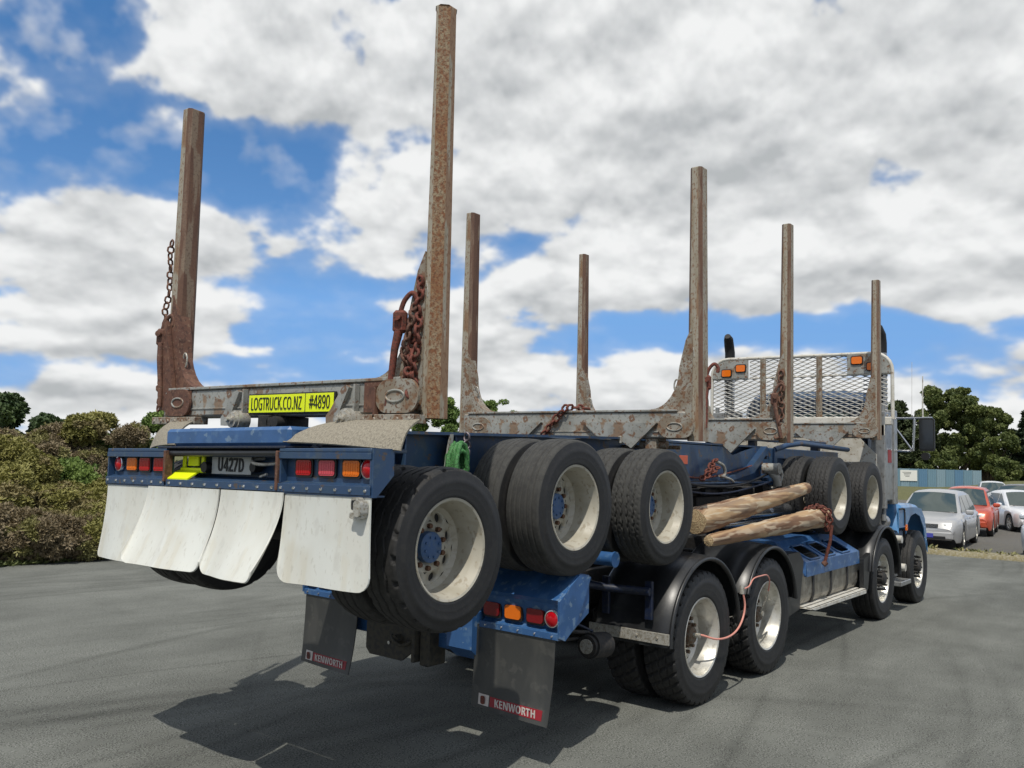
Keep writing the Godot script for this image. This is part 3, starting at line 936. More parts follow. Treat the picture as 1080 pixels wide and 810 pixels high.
func make_wheels() -> void:
	var tr := {"t1": tyre(0.433, 0.27, 0.262, "shoulder", 1), "t2": tyre(0.433, 0.27, 0.262, "rib", 1), "t3": tyre(0.433, 0.27, 0.262, "zigzag", 1), "d": tyre(0.519, 0.285, 0.30, "lug", 1), "s": tyre(0.51, 0.31, 0.29, "steer", 1)}
	tr["t4"] = tr["t3"]
	var ty := {"t1": tyre(0.433, 0.27, 0.262, "shoulder"), "t2": tyre(0.433, 0.27, 0.262, "rib"), "t3": tyre(0.433, 0.27, 0.262, "zigzag"), "d": tyre(0.519, 0.285, 0.30, "lug"), "s": tyre(0.51, 0.31, 0.29, "steer")}
	ty["t4"] = ty["t3"]
	# trailer rim: deep cream steel dish, eight hand holes
	begin()
	lathe([Vector2(0.240, 0.06), Vector2(0.256, 0.112), Vector2(0.268, 0.117), Vector2(0.272, 0.112), Vector2(0.268, 0.09)], 64)
	lathe([Vector2(0.205, -0.068), Vector2(0.226, -0.045), Vector2(0.229, 0.0), Vector2(0.240, 0.06)], 64)
	disc_with_holes(0.135, 0.205, -0.06, -0.068, 8, 0.026, 0.03)
	lathe([Vector2(0.08, -0.075), Vector2(0.10, -0.06), Vector2(0.135, -0.06)], 48)
	lathe([Vector2(0.268, -0.09), Vector2(0.235, -0.07), Vector2(0.229, 0.0)], 48)
	var rim_t := finish()
	begin()
	lathe([Vector2(0.225, -0.09), Vector2(0.0, -0.09)], 32)
	var drum := finish()
	begin()
	lathe([Vector2(0.0, -0.025), Vector2(0.07, -0.025), Vector2(0.082, -0.032), Vector2(0.084, -0.07)].duplicate(), 32)
	var hub_t := finish()
	begin()
	for k in 10:
		var a := TAU * k / 10
		cyl(Vector3(cos(a) * 0.112, sin(a) * 0.112, -0.065), Vector3(cos(a) * 0.112, sin(a) * 0.112, -0.038), 0.014, 6)
	var nuts_t := finish()
	begin()
	for k in 8:
		var a := TAU * k / 8
		cyl(Vector3(cos(a) * 0.055, sin(a) * 0.055, -0.03), Vector3(cos(a) * 0.055, sin(a) * 0.055, -0.018), 0.007, 6)
	var bolts_t := finish()
	# drive rim: bright deep dish
	begin()
	lathe([Vector2(0.270, 0.05), Vector2(0.292, 0.118), Vector2(0.304, 0.124), Vector2(0.309, 0.118), Vector2(0.306, 0.09)], 64)
	lathe([Vector2(0.235, -0.062), Vector2(0.256, -0.04), Vector2(0.260, 0.0), Vector2(0.270, 0.05)], 64)
	disc_with_holes(0.15, 0.235, -0.05, -0.062, 10, 0.024, 0.03)
	lathe([Vector2(0.09, -0.05), Vector2(0.15, -0.05)], 48)
	lathe([Vector2(0.306, -0.09), Vector2(0.268, -0.07), Vector2(0.26, 0.0)], 48)
	var rim_d := finish()
	begin()
	lathe([Vector2(0.0, 0.045), Vector2(0.055, 0.045), Vector2(0.065, 0.035), Vector2(0.07, -0.005), Vector2(0.105, -0.02), Vector2(0.108, -0.05)], 32)
	for k in 8:
		var a := TAU * k / 8
		cyl(Vector3(cos(a) * 0.088, sin(a) * 0.088, -0.02), Vector3(cos(a) * 0.088, sin(a) * 0.088, 0.012), 0.009, 6)
	var hub_d := finish()
	begin()
	for k in 10:
		var a := TAU * k / 10
		cyl(Vector3(cos(a) * 0.135, sin(a) * 0.135, -0.05), Vector3(cos(a) * 0.135, sin(a) * 0.135, 0.0), 0.016, 6)
	var nuts_d := finish()
	# steer wheel: alloy face near the outside with ten round hand holes, hub and long nuts standing out
	begin()
	lathe([Vector2(0.262, 0.03), Vector2(0.284, 0.122), Vector2(0.296, 0.128), Vector2(0.301, 0.122), Vector2(0.296, 0.09)], 64)
	lathe([Vector2(0.250, 0.055), Vector2(0.268, 0.05)], 64)
	disc_with_holes(0.17, 0.25, 0.075, 0.055, 10, 0.026, 0.05)
	lathe([Vector2(0.08, 0.08), Vector2(0.17, 0.075)], 48)
	lathe([Vector2(0.296, -0.12), Vector2(0.262, -0.1), Vector2(0.262, 0.03)], 48)
	var rim_s := finish()
	begin()
	lathe([Vector2(0.0, 0.165), Vector2(0.06, 0.16), Vector2(0.08, 0.14), Vector2(0.085, 0.085), Vector2(0.115, 0.08)], 32)
	var hub_s := finish()
	begin()
	for k in 10:
		var a := TAU * k / 10
		cyl(Vector3(cos(a) * 0.142, sin(a) * 0.142, 0.07), Vector3(cos(a) * 0.142, sin(a) * 0.142, 0.15), 0.017, 8, 0.012)
	var nuts_s := finish()
	for k in ["t1", "t2", "t3", "t4", "d", "s"]:
		var w := Node3D.new()
		w.name = "wheel"
		put("tyre", ty[k], M.rubber, w)
		put("tread", tr[k], M.rubber_dusty if k == "t2" or k == "t3" else M.tread_black, w)
		var is_t: bool = k[0] == "t"
		put("rim", rim_t if is_t else (rim_d if k == "d" else rim_s), M.rim_cream if is_t else M.rim_alloy, w)
		put("brake_drum", drum, M.dark, w)
		put("hub", hub_t if is_t else (hub_d if k == "d" else hub_s), M.hub_blue if is_t else (M.hub_rust if k == "d" else M.dark), w)
		put("wheel_nuts", nuts_t if is_t else (nuts_d if k == "d" else nuts_s), M.nut if is_t else (M.hub_rust if k == "d" else M.dark), w).set_meta("kind", "stuff")
		if is_t:
			put("hub_bolts", bolts_t, M.hub_blue, w).set_meta("kind", "stuff")
		wheel_of[k] = w

func wheel(k: String, parent: Node, at: Vector3, left: bool, roll := 0.0, inner := false) -> void:
	var w: Node3D = wheel_of[k].duplicate()
	w.name = "wheel"
	parent.add_child(w, true)
	w.position = at - base_at
	w.rotation = Vector3(0, PI if left else 0.0, roll)
	if inner:
		w.rotation.y += PI
		for c in ["hub", "wheel_nuts", "hub_bolts"]:
			if w.has_node(c):
				var d := w.get_node(c)
				w.remove_child(d)
				d.free()

# ---------------------------------------------------------------- bunks: bolster beam, two stanchions, gussets
func stanchion(called: String, parent: Node, x: float, side: float, y0: float, y1: float, wz0: float, wz1: float, wx0: float, wx1: float, zc0: float, zc1: float, mat: Material, worn: Array, worn_mat: Material) -> MeshInstance3D:
	begin()
	flat()
	var ring := func(y: float, wz: float, wx: float, zc: float, ch: float) -> Array:
		var hx := wx / 2.0
		var hz := wz / 2.0
		var out := []
		for p in [[-hx, -hz + ch], [-hx, hz - ch], [-hx + ch, hz], [hx - ch, hz], [hx, hz - ch], [hx, -hz + ch], [hx - ch, -hz], [-hx + ch, -hz]]:
			out.append(Vector3(x + p[0], y, side * zc + p[1]))
		return out
	var levels := [[y0, 0.0, 0.026], [y1 - 0.006, 1.0, 0.026], [y1, 1.0, 0.018]]
	var rings := []
	for l in levels:
		var f: float = l[1]
		var sc := 0.94 if l[0] == y1 else 1.0
		rings.append(ring.call(l[0], lerpf(wz0, wz1, f) * sc, lerpf(wx0, wx1, f) * sc, lerpf(zc0, zc1, f), l[2] * (1.75 if worn.size() == 1 else 1.0)))
	var o: MeshInstance3D = null
	for pass_no in 2:
		if pass_no == 1:
			begin()
			flat()
		for e in rings.size() - 1:
			var c := (rings[e][0] + rings[e][4] + rings[e + 1][0] + rings[e + 1][4]) / 4.0 as Vector3
			for k in 8:
				if worn.has(k) == (pass_no == 1):
					quad(rings[e][k], rings[e][(k + 1) % 8], rings[e + 1][(k + 1) % 8], rings[e + 1][k], c)
		if pass_no == 0:
			var top: Array = rings[2]
			for k in range(1, 7):
				tri(top[0], top[k], top[k + 1], top[0] - Vector3.UP)
			o = obj(called, mat, parent)
		else:
			obj("worn_face", worn_mat, o)
	return o

func bunk(parent: Node, x: float, yb: float, yt: float, wx: float, beam_mat: Material, ends_mat: Material, st_r: Material, st_l: Material, big: bool) -> Array:
	var y1 := 4.27
	begin()
	span(x - wx / 2, x + wx / 2, yb, yt - 0.012, -1.16, 1.16, 0.012)
	span(x - wx / 2 - 0.012, x + wx / 2 + 0.012, yt - 0.012, yt + 0.006, -1.1, 1.1, 0.003)
	span(x - wx / 2 - 0.006, x + wx / 2 + 0.006, yb + 0.045, yb + 0.055, -1.0, 1.0, 0.002)
	var beam := obj("bolster_beam", beam_mat, parent)
	var out := [beam]
	var k := 1.0 if big else 0.88
	var both := ends_mat
	for side in [1.0, -1.0]:
		ends_mat = both if both != null else (M.steel_rusty if side > 0 else M.rust)
		var st := stanchion("stanchion", parent, x, side, yb - 0.02, y1, 0.135 * k, 0.105 * k, 0.15 * k, 0.135 * k, 1.225 if big and side > 0 else 1.195, 1.212, M.post, ([1] if big and x < 1.0 else [1, 7]) if side > 0 else [1, 2, 3], st_r if side > 0 else st_l)
		out.append(st)
		# inner fillet that curves from the beam up the stanchion, with an oval hole near its root
		var poly := []
		var zi := 1.125
		poly.append(Vector2(side * 1.21, yb + 0.02))
		poly.append(Vector2(side * (zi - 0.285), yb + 0.02))
		for i in 9:
			var t := i / 8.0 * PI / 2
			poly.append(Vector2(side * (zi - 0.28 + 0.25 * sin(t)), yt + 0.01 + 0.33 * (1.0 - cos(t))))
		poly.append(Vector2(side * (zi + 0.025), yt + 0.56))
		poly.append(Vector2(side * 1.20, yt + 0.66))
		poly.append(Vector2(side * 1.21, yt + 0.50))
		begin()
		prism(poly, ZY, Vector3(x + 0.02, 0, 0), 0.101 if big else 0.09)
		obj("gusset", ends_mat, parent)
		# pivot ear: round cheek on the rear face with a raised oval ring
		begin()
		X = Transform3D(ZY, Vector3(x - wx / 2 - 0.014, yb + 0.09, 1.10 if side > 0 else -0.96))
		prism(round_rect(0.31, 0.175, 0.086, Vector2.ZERO, 7), XY, Vector3(0, 0, 0.001), 0.016)
		X = Transform3D.IDENTITY
		var ear := obj("pivot_cheek", ends_mat, parent)
		begin()
		X = Transform3D(ZY, Vector3(x - wx / 2 - 0.032, yb + 0.09, 1.09 if side > 0 else -0.945))
		var loop := []
		for i in 24:
			var t := TAU * i / 24
			loop.append(Vector3(cos(t) * 0.066, sin(t) * 0.03, 0))
		tube(loop, 0.007, 6, true)
		obj("eyelet_ring", M.steel, ear)
		begin()
		X = Transform3D(ZY, Vector3(x - 0.047, yt + 0.2, side * 1.06))
		loop = []
		for i in 20:
			var t := TAU * i / 20
			loop.append(Vector3(cos(t) * 0.024, sin(t) * 0.05, 0))
		tube(loop, 0.007, 6, true)
		obj("eyelet_ring", M.bright, parent)
		begin()
		loop = []
		for i in 13:
			var t := PI * i / 12
			loop.append(Vector3(x - 0.07 * k, yt + 0.42 + 0.10 * sin(t), side * (1.19 - 0.03 * cos(t))))
		tube(loop, 0.006, 6)
		obj("weld_hoop", M.bright, parent)
	return out

# ---------------------------------------------------------------- the trailer
const LEAN := 0.0155      # the tail lies a little lower on its left

func tail() -> Transform3D:
	return Transform3D(Basis(Vector3(1, 0, 0), -LEAN), Vector3.ZERO)

func rivet(p: Vector3, r := 0.009) -> void:
	cyl(p, p - Vector3(0.008, 0, 0), r, 8, r * 0.7)

func lamp_rect(parent: Node, p: Vector3, w: float, h: float, mat: Material, called := "tail_lamp") -> void:
	begin()
	X = tail() * Transform3D(ZY, p)
	prism(round_rect(w, h, 0.014), XY, Vector3.ZERO, 0.014)
	for k in 6:
		prism(round_rect(w * 0.125, h * 0.8, 0.004), XY, Vector3((k - 2.5) * w * 0.145, 0, 0.014), 0.002)
	var o := obj(called, mat, parent)
	begin()
	X = tail() * Transform3D(ZY, p)
	prism(round_rect(w + 0.022, h + 0.022, 0.02), XY, Vector3(0, 0, -0.002), 0.012)
	obj("lamp_bezel", M.black, o)

func lamp_round(parent: Node, p: Vector3, r: float, called := "round_reflector") -> void:
	begin()
	X = tail() * Transform3D(ZY, p)
	lathe([Vector2(0, 0.026), Vector2(r * 0.7, 0.022), Vector2(r, 0.012), Vector2(r, 0)].duplicate(), 24)
	var o := obj(called, M.lens_red, parent)
	begin()
	X = tail() * Transform3D(ZY, p)
	lathe([Vector2(r * 1.0, 0.010), Vector2(r * 1.01, 0.018), Vector2(r * 1.14, 0.016), Vector2(r * 1.2, 0.0)], 24)
	obj("chrome_ring", M.chrome, o)

func mudflap(parent: Node, z0: float, z1: float, yt: float, yb: float, x0: float, bow0: float, bow1: float, skew: float, mat: Material, round_corner := 0.05, label := "") -> MeshInstance3D:
	var rows := []
	for i in 15:
		var f := i / 14.0
		var line := []
		for g in [0.0, 0.006, 0.02, 0.045, 0.08, 0.12, 0.25, 0.4, 0.5, 0.6, 0.75, 0.88, 0.92, 0.955, 0.98, 0.994, 1.0]:
			var bow: float = lerpf(bow0, bow1, g)
			var zc := lerpf(z0, z1, g)
			# rounded lower corners
			var edge: float = min(g, 1.0 - g) * absf(z1 - z0)
			var y := lerpf(yt, yb, f)
			if edge < round_corner:
				y = lerpf(yt, yb + round_corner * (1.0 - sqrt(max(0.0, 1.0 - pow(1.0 - edge / round_corner, 2.0)))), f)
			line.append(tail() * Vector3(x0 - bow * pow(f, 1.7) + 0.012 * sin(g * 7.0 + z0 * 9.0) * f, y, zc + skew * f * f))
		rows.append(line)
	begin()
	sheet(rows, 0.008)
	var o := obj("mudflap", mat, parent)
	if label != "":
		o.set_meta("label", label)
	return o

func make_trailer() -> Node3D:
	base_at = Vector3(3.6, 0, 0)
	var t := thing("log_trailer", "blue log trailer with white rear mudflaps and tall rusty stanchions, riding on the truck", "trailer", base_at)
	# chassis: two I-rails
	for s in [1.0, -1.0]:
		begin()
		prism([Vector2(0.2, 1.58), Vector2(3.6, 1.66), Vector2(6.4, 1.70), Vector2(6.4, 2.065), Vector2(3.6, 2.06), Vector2(0.2, 1.99)], XY, Vector3(0, 0, s * 0.5 - 0.007), 0.014)
		prism([Vector2(0.2, 1.99), Vector2(3.38, 2.058), Vector2(3.38, 2.076), Vector2(0.2, 2.008)], XY, Vector3(0, 0, s * 0.51 - 0.09), 0.18)
		prism([Vector2(3.9, 2.056), Vector2(6.4, 2.064), Vector2(6.4, 2.082), Vector2(3.9, 2.074)], XY, Vector3(0, 0, s * 0.51 - 0.09), 0.18)
		prism([Vector2(0.2, 1.56), Vector2(3.6, 1.64), Vector2(6.4, 1.68), Vector2(6.4, 1.70), Vector2(3.6, 1.66), Vector2(0.2, 1.58)], XY, Vector3(0, 0, s * 0.51 - 0.09), 0.18)
		for xx in [0.9, 1.35, 2.75, 4.3, 5.3]:
			span(xx, xx + 0.012, 1.67 + xx * 0.012, 1.985 + xx * 0.017, s * 0.5 - 0.075, s * 0.5 + 0.085, 0.002)
		var rail := obj("chassis_rail", M.navy, t)
		begin()
		span(3.36, 3.40, 2.02, 2.085, s * 0.6 - 0.02, s * 0.6 + 0.01, 0.006)
		obj("rail_end_cap", M.bright, rail)
	begin()
	for xx in [0.5, 2.3, 4.0, 5.9]:
		span(xx, xx + 0.1, 1.7, 1.95, -0.49, 0.49, 0.006)
	obj("cross_member", M.blue_dark, t)
	begin()
	span(0.62, 2.2, 1.68, 1.86, -0.47, 0.47, 0.03)
	span(2.45, 3.9, 1.70, 1.88, -0.47, 0.47, 0.03)
	obj("belly_tank", M.dark, t)
	# tail beam with its worn upper edge
	begin()
	X = tail()
	span(0.06, 0.24, 1.902, 2.006, -0.6, 0.6, 0.018)
	obj("tail_beam", M.blue, t)
	begin()
	X = tail()
	span(0.02, 0.26, 1.888, 1.901, -0.62, 0.62, 0.003)
	span(0.24, 0.26, 1.9, 1.99, 0.6, 0.86, 0.003)
	obj("tail_plate", M.blue_dark, t)
	# lamp boxes either side and the number plate recess between
	for b in [[-1.22, -0.52, "left"], [0.575, 1.275, "right"]]:
		begin()
		X = tail()
		var z0: float = b[0]
		var z1: float = b[1]
		span(0.068, 0.08, 1.69, 1.88, z0, z1, 0.002)
		span(0.02, 0.26, 1.868, 1.888, z0, z1, 0.004)
		span(0.018, 0.026, 1.835, 1.8675, z0, z1, 0.002)
		span(0.02, 0.115, 1.655, 1.664, z0, z1, 0.002)
		span(0.016, 0.024, 1.6645, 1.708, z0, z1, 0.002)
		prism([Vector2(0.024, 1.709), Vector2(0.067, 1.72), Vector2(0.067, 1.712), Vector2(0.024, 1.700)], XY, Vector3(0, 0, z0), z1 - z0)
		span(0.024, 0.067, 1.7095, 1.8345, z0 + 0.001, z0 + 0.013, 0.002)
		span(0.024, 0.067, 1.7095, 1.8345, z1 - 0.013, z1 - 0.001, 0.002)
		if b[2] == "right":
			prism([Vector2(0.026, 1.655), Vector2(0.05, 1.655), Vector2(0.16, 1.76), Vector2(0.16, 1.888), Vector2(0.026, 1.888)], XY, Vector3(0, 0, z1), 0.012)
		var bx := obj("lamp_box", M.navy, t)
		begin()
		X = tail()
		for i in 7:
			rivet(Vector3(0.016, 1.686, lerpf(z0 + 0.03, z1 - 0.03, i / 6.0)))
		obj("rivets", M.chrome, bx).set_meta("kind", "stuff")
	for l in [[-0.972, M.lens_amber], [-0.818, M.lens_red], [-0.65, M.lens_red], [0.735, M.lens_red], [0.916, M.lens_pink], [1.098, M.lens_amber]]:
		lamp_rect(t, Vector3(0.066, 1.79, l[0]), 0.118, 0.076, l[1])
	lamp_round(t, Vector3(0.062, 1.79, -1.125), 0.042)
	lamp_round(t, Vector3(0.062, 1.79, 1.225), 0.043)
	begin()
	X = tail()
	span(0.2, 0.215, 1.64, 1.89, -0.5, 0.56, 0.002)
	span(0.016, 0.024, 1.6645, 1.704, -0.5, 0.572, 0.002)
	prism([Vector2(0.024, 1.704), Vector2(0.2, 1.73), Vector2(0.2, 1.722), Vector2(0.024, 1.696)], XY, Vector3(0, 0, -0.5), 1.07)
	span(0.2, 0.64, 1.862, 1.874, -0.5, 0.5, 0.002)
	var rec := obj("plate_recess", M.navy, t)
	begin()
	X = tail()
	cyl(Vector3(0.05, 1.862, -0.5), Vector3(0.05, 1.862, 0.56), 0.022, 12)
	span(0.05, 0.25, 1.864, 1.884, -0.5, 0.56, 0.003)
	obj("rolled_lip", M.guard, t)
	begin()
	X = tail()
	for i in 9:
		rivet(Vector3(0.016, 1.684, lerpf(-0.46, 0.53, i / 8.0)))
	obj("rivets", M.chrome, rec).set_meta("kind", "stuff")
	begin()
	X = tail()
	span(0.128, 0.134, 1.742, 1.845, -0.20, 0.18, 0.002)
	var pl := obj("number_plate", M.plate, t)
	write("plate_letters", "U427D", 0.078, 0.78, M.letter, pl, tail() * Vector3(0.126, 1.795, -0.01), ZY)
	begin()
	X = tail()
	span(0.12, 0.135, 1.75, 1.85, -0.50, -0.47, 0.003)
	span(0.12, 0.135, 1.75, 1.85, -0.30, -0.27, 0.003)
	span(0.12, 0.135, 1.785, 1.85, -0.44, -0.33, 0.003)
	span(0.11, 0.135, 1.745, 1.775, -0.505, -0.265, 0.003)
	prism([Vector2(0.03, 1.703), Vector2(0.11, 1.75), Vector2(0.11, 1.76), Vector2(0.03, 1.713)], XY, Vector3(0, 0, -0.53), 0.24)
	obj("yellow_bracket", M.hivis, t)
	begin()
	X = tail()
	tube(curve([Vector3(0.16, 1.835, 0.26), Vector3(0.10, 1.83, 0.25), Vector3(0.07, 1.812, 0.28), Vector3(0.07, 1.802, 0.36), Vector3(0.12, 1.81, 0.44), Vector3(0.18, 1.82, 0.46)]), 0.010, 8)
	obj("grab_handle", M.bright, t)
	begin()
	X = tail()
	tube(curve([Vector3(0.16, 1.75, 0.29), Vector3(0.10, 1.735, 0.31), Vector3(0.10, 1.75, 0.37)]), 0.007, 8)
	obj("hook_eye", M.bright, t)
	begin()
	X = tail()
	cyl(Vector3(0.1, 1.78, -0.24), Vector3(0.16, 1.78, -0.24), 0.032, 14)
	obj("air_coupling", M.black, t)
	begin()
	X = tail()
	cyl(Vector3(0.12, 1.785, 0.205), Vector3(0.17, 1.785, 0.205), 0.028, 14)
	obj("air_coupling", M.black, t)
	begin()
	X = tail()
	tube(curve([Vector3(0.12, 1.84, 0.53), Vector3(0.06, 1.78, 0.55), Vector3(0.1, 1.7, 0.53)]), 0.01, 8)
	obj("air_line", M.black, t)
	begin()
	X = tail()
	span(0.006, 0.06, 1.69, 1.875, -0.525, -0.505, 0.004)
	obj("rusty_divider", M.rust, t)
	begin()
	X = tail()
	span(0.006, 0.06, 1.67, 1.875, 0.560, 0.578, 0.004)
	obj("rusty_divider", M.rust, t)
	# white flaps: the two middle ones bow out to the rear
	mudflap(t, -1.205, -0.52, 1.664, 1.20, 0.03, 0.055, 0.09, 0.0, M.flap_white, 0.03, "outermost white mudflap at the left")
	mudflap(t, -0.68, 0.062, 1.660, 1.215, 0.014, 0.17, 0.13, 0.02, M.flap_white, 0.06, "left one of the two middle mudflaps, bowed to the rear")
	mudflap(t, 0.085, 0.635, 1.660, 1.215, 0.012, 0.13, 0.20, 0.01, M.flap_white, 0.06, "right one of the two middle mudflaps, its right edge curling out")
	mudflap(t, 0.63, 1.272, 1.662, 1.215, 0.03, 0.05, 0.02, 0.025, M.flap_white, 0.07, "flat white mudflap at the right with a grey latch")
	begin()
	X = tail() * Transform3D(ZY, Vector3(0.02, 1.605, 1.195))
	prism(round_rect(0.062, 0.062, 0.02), XY, Vector3(0.012, 0.02, 0), 0.03)
	prism(round_rect(0.05, 0.075, 0.02), XY, Vector3(0.045, 0.0, 0), 0.05)
	prism(round_rect(0.085, 0.03, 0.012), XY, Vector3(0.02, -0.035, 0), 0.035)
	var latch := obj("latch_box", M.bright, t)
	begin()
	X = tail() * Transform3D(ZY, Vector3(-0.011, 1.62, 1.2))
	prism(round_rect(0.03, 0.045, 0.006), XY, Vector3.ZERO, 0.004)
	obj("latch_window", M.black, latch)
	# bunks
	var b1 := bunk(t, 0.46, 2.09, 2.275, 0.24, M.steel, null, M.post_speck, M.post_brown, true)
	bunk(t, 3.51, 2.07, 2.295, 0.22, M.steel, M.steel_rusty, M.post_brown, M.post_brown, true)
	begin()
	prism([Vector2(-1.24, 2.14), Vector2(-1.06, 2.12), Vector2(-1.10, 2.34), Vector2(-1.20, 2.72), Vector2(-1.235, 2.78), Vector2(-1.265, 2.74), Vector2(-1.275, 2.4)], ZY, Vector3(0.375, 0, 0), 0.03)
	obj("pivot_arm", M.rust, t)
	# rusty patches of the rear beam's ends are plates welded on
	for s in [1.0, -1.0]:
		begin()
		span(0.333, 0.339, 2.1, 2.262, s * 0.83, s * 1.13, 0.001)
		obj("wear_plate", M.rust, b1[0])
	# pin brackets of the rear beam and the lugs under them
	for z in [-0.215, 0.785]:      # a strap bent down to the pin, the pin's boss, and a welded rib beside it
		begin()
		prism([Vector2(z - 0.23, 2.03), Vector2(z - 0.235, 2.08), Vector2(z - 0.20, 2.115), Vector2(z - 0.11, 2.235), Vector2(z - 0.075, 2.248), Vector2(z - 0.055, 2.235), Vector2(z - 0.12, 2.115), Vector2(z - 0.10, 2.07), Vector2(z - 0.12, 2.03)], ZY, Vector3(0.34, 0, 0), 0.028)
		var br := obj("pin_bracket", M.steel, t)
		begin()
		span(0.30, 0.336, 2.09, 2.25, z - 0.006, z + 0.008, 0.002)
		obj("bracket_rib", M.steel, br)
		begin()
		cyl(Vector3(0.35, 2.062, z - 0.03), Vector3(0.27, 2.062, z - 0.03), 0.058, 24)
		cyl(Vector3(0.27, 2.062, z - 0.03), Vector3(0.25, 2.062, z - 0.03), 0.05, 24, 0.046)
		cyl(Vector3(0.25, 2.062, z - 0.03), Vector3(0.232, 2.062, z - 0.03), 0.028, 6)
		cyl(Vector3(0.232, 2.062, z - 0.03), Vector3(0.212, 2.062, z - 0.03), 0.015, 12)
		obj("pivot_pin", M.bright, br)
	begin()
	cyl(Vector3(0.36, 2.05, 0.12), Vector3(0.29, 2.05, 0.12), 0.034, 16)
	cyl(Vector3(0.36, 2.05, 0.06), Vector3(0.30, 2.05, 0.06), 0.028, 16)
	span(0.3, 0.6, 2.0, 2.09, -0.05, 0.05, 0.004)
	obj("pivot_lug", M.dark, t)
	# bolted strip under the rear beam at each end, with the sloping rubber sheets over the lamp boxes
	for s in [1.0, -1.0]:
		begin()
		span(0.3, 0.4, 2.04, 2.086, s * 0.72, s * 1.235, 0.003)
		for i in 6:
			rivet(Vector3(0.3, 2.06, s * (0.78 + i * 0.085)), 0.013)
		obj("bolted_strip", M.steel_rusty, t)
		var rows := []
		for i in 8:
			var f := i / 7.0
			var line := []
			for j in 7:
				var g := j / 6.0
				var zt := lerpf(0.74, 1.275 if s > 0 else 1.0, g)
				var zb := lerpf(0.52, 1.30 if s > 0 else 0.98, g)
				var drop := lerpf(0.0, 0.03, g * g * f)
				line.append(Vector3(lerpf(0.31, 0.06 + 0.1 * g * g, f) - 0.02 * sin(f * PI), lerpf(2.055, 1.915, f) + 0.02 * sin(f * PI) - drop + LEAN * s * 0.9 * f, s * lerpf(zt, zb, f)))
			rows.append(line)
		begin()
		sheet(rows, 0.01)
		obj("rubber_sheet", M.mat_grey, t)
	begin()
	span(0.3, 0.335, 2.04, 2.24, 0.935, 0.95, 0.002)
	obj("welded_rib", M.rust, b1[0])
	# the yellow sale board
	begin()
	span(0.318, 0.336, 2.098, 2.218, -0.172, 0.615, 0.003)
	var board := obj("sale_board", M.letter, t)
	begin()
	span(0.314, 0.3175, 2.106, 2.210, -0.164, 0.607, 0.001)
	obj("yellow_face", M.hivis, board)
	write("board_letters", "LOGTRUCK.CO.NZ", 0.074, 0.58, M.letter, board, Vector3(0.3125, 2.157, 0.098), ZY, false)
	write("board_letters", "#4890", 0.074, 0.62, M.letter, board, Vector3(0.3125, 2.160, 0.491), ZY, false)
	begin()
	span(0.3115, 0.3138, 2.106, 2.210, 0.366, 0.369, 0.0)
	obj("board_joint", M.letter, board)
	# brackets on the second beam that sit over the rails
	for s in [1.0, -1.0]:
		begin()
		prism([Vector2(s * 0.22, 2.20), Vector2(s * 0.93, 2.19), Vector2(s * 0.70, 1.985), Vector2(s * 0.62, 2.035), Vector2(s * 0.36, 2.085)], ZY, Vector3(3.398, 0, 0), 0.03)
		obj("saddle_bracket", M.steel, t)
	begin()
	for z in [0.85, -0.85]:
		span(3.42, 3.60, 1.96, 2.07, z - 0.05, z + 0.05, 0.006)
	cyl(Vector3(3.5, 2.02, 0.72), Vector3(3.5, 2.02, 0.96), 0.035, 10)
	cyl(Vector3(3.56, 2.0, 0.3), Vector3(3.56, 2.0, 1.05), 0.016, 8)
	span(3.6, 3.66, 1.92, 2.03, 0.78, 0.86, 0.004)
	obj("lock_gear", M.steel_rusty, t)
	# wheels: three axles at the rear, two of the dolly at the front
	var ax := [[0.634, 1.392, "t1"], [1.797, 1.578, "t2"], [3.009, 1.5465, "t3"], [7.044, 1.558, "t4"], [8.3415, 1.517, "t4"]]
	var i := 0
	for a in ax:
		i += 1
		for left in [false, true]:
			var s := -1.0 if left else 1.0
			wheel(a[2], t, Vector3(a[0], a[1], s * 1.109), left, 0.3 * i)
			wheel(a[2], t, Vector3(a[0], a[1], s * 0.80), left, 0.5 * i, true)
		begin()
		cyl(Vector3(a[0], a[1], -1.0), Vector3(a[0], a[1], 1.0), 0.064, 14)
		obj("axle", M.dark, t)
	begin()
	for s in [1.0, -1.0]:
		for a in ax:
			span(a[0] - 0.45, a[0] + 0.12, a[1] - 0.1, a[1] - 0.02, s * 0.5 - 0.05, s * 0.5 + 0.05, 0.006)
			cyl(Vector3(a[0] + 0.12, a[1] - 0.05, s * 0.48), Vector3(a[0] + 0.12, 1.7, s * 0.48), 0.1, 14)
			prism([Vector2(a[0] - 0.52, 1.68), Vector2(a[0] - 0.3, 1.68), Vector2(a[0] - 0.38, a[1] - 0.12), Vector2(a[0] - 0.48, a[1] - 0.12)], XY, Vector3(0, 0, s * 0.5 - 0.05), 0.1)
	obj("suspension", M.dark, t)
	# side plate with reflector between the rear wheels and the dolly
	begin()
	prism([Vector2(3.8, 2.05), Vector2(5.35, 2.05), Vector2(5.6, 1.97), Vector2(6.2, 2.07), Vector2(6.35, 2.07), Vector2(6.35, 1.70), Vector2(3.8, 1.70)], XY, Vector3(0, 0, 0.585), 0.014)
	span(3.8, 6.35, 1.685, 1.70, 0.5, 0.70, 0.003)
	prism([Vector2(5.15, 1.70), Vector2(5.95, 1.86), Vector2(6.35, 2.08), Vector2(6.42, 2.04), Vector2(6.0, 1.79), Vector2(5.35, 1.70)], XY, Vector3(0, 0, 0.6), 0.07)
	var sp := obj("side_plate", M.navy, t)
	begin()
	span(4.42, 4.58, 1.865, 1.945, 0.599, 0.606, 0.002)
	obj("side_reflector", plain(c8(196, 84, 46), 0.3), sp)
	begin()
	span(3.85, 6.4, 1.55, 1.62, 0.3, 0.5, 0.01)
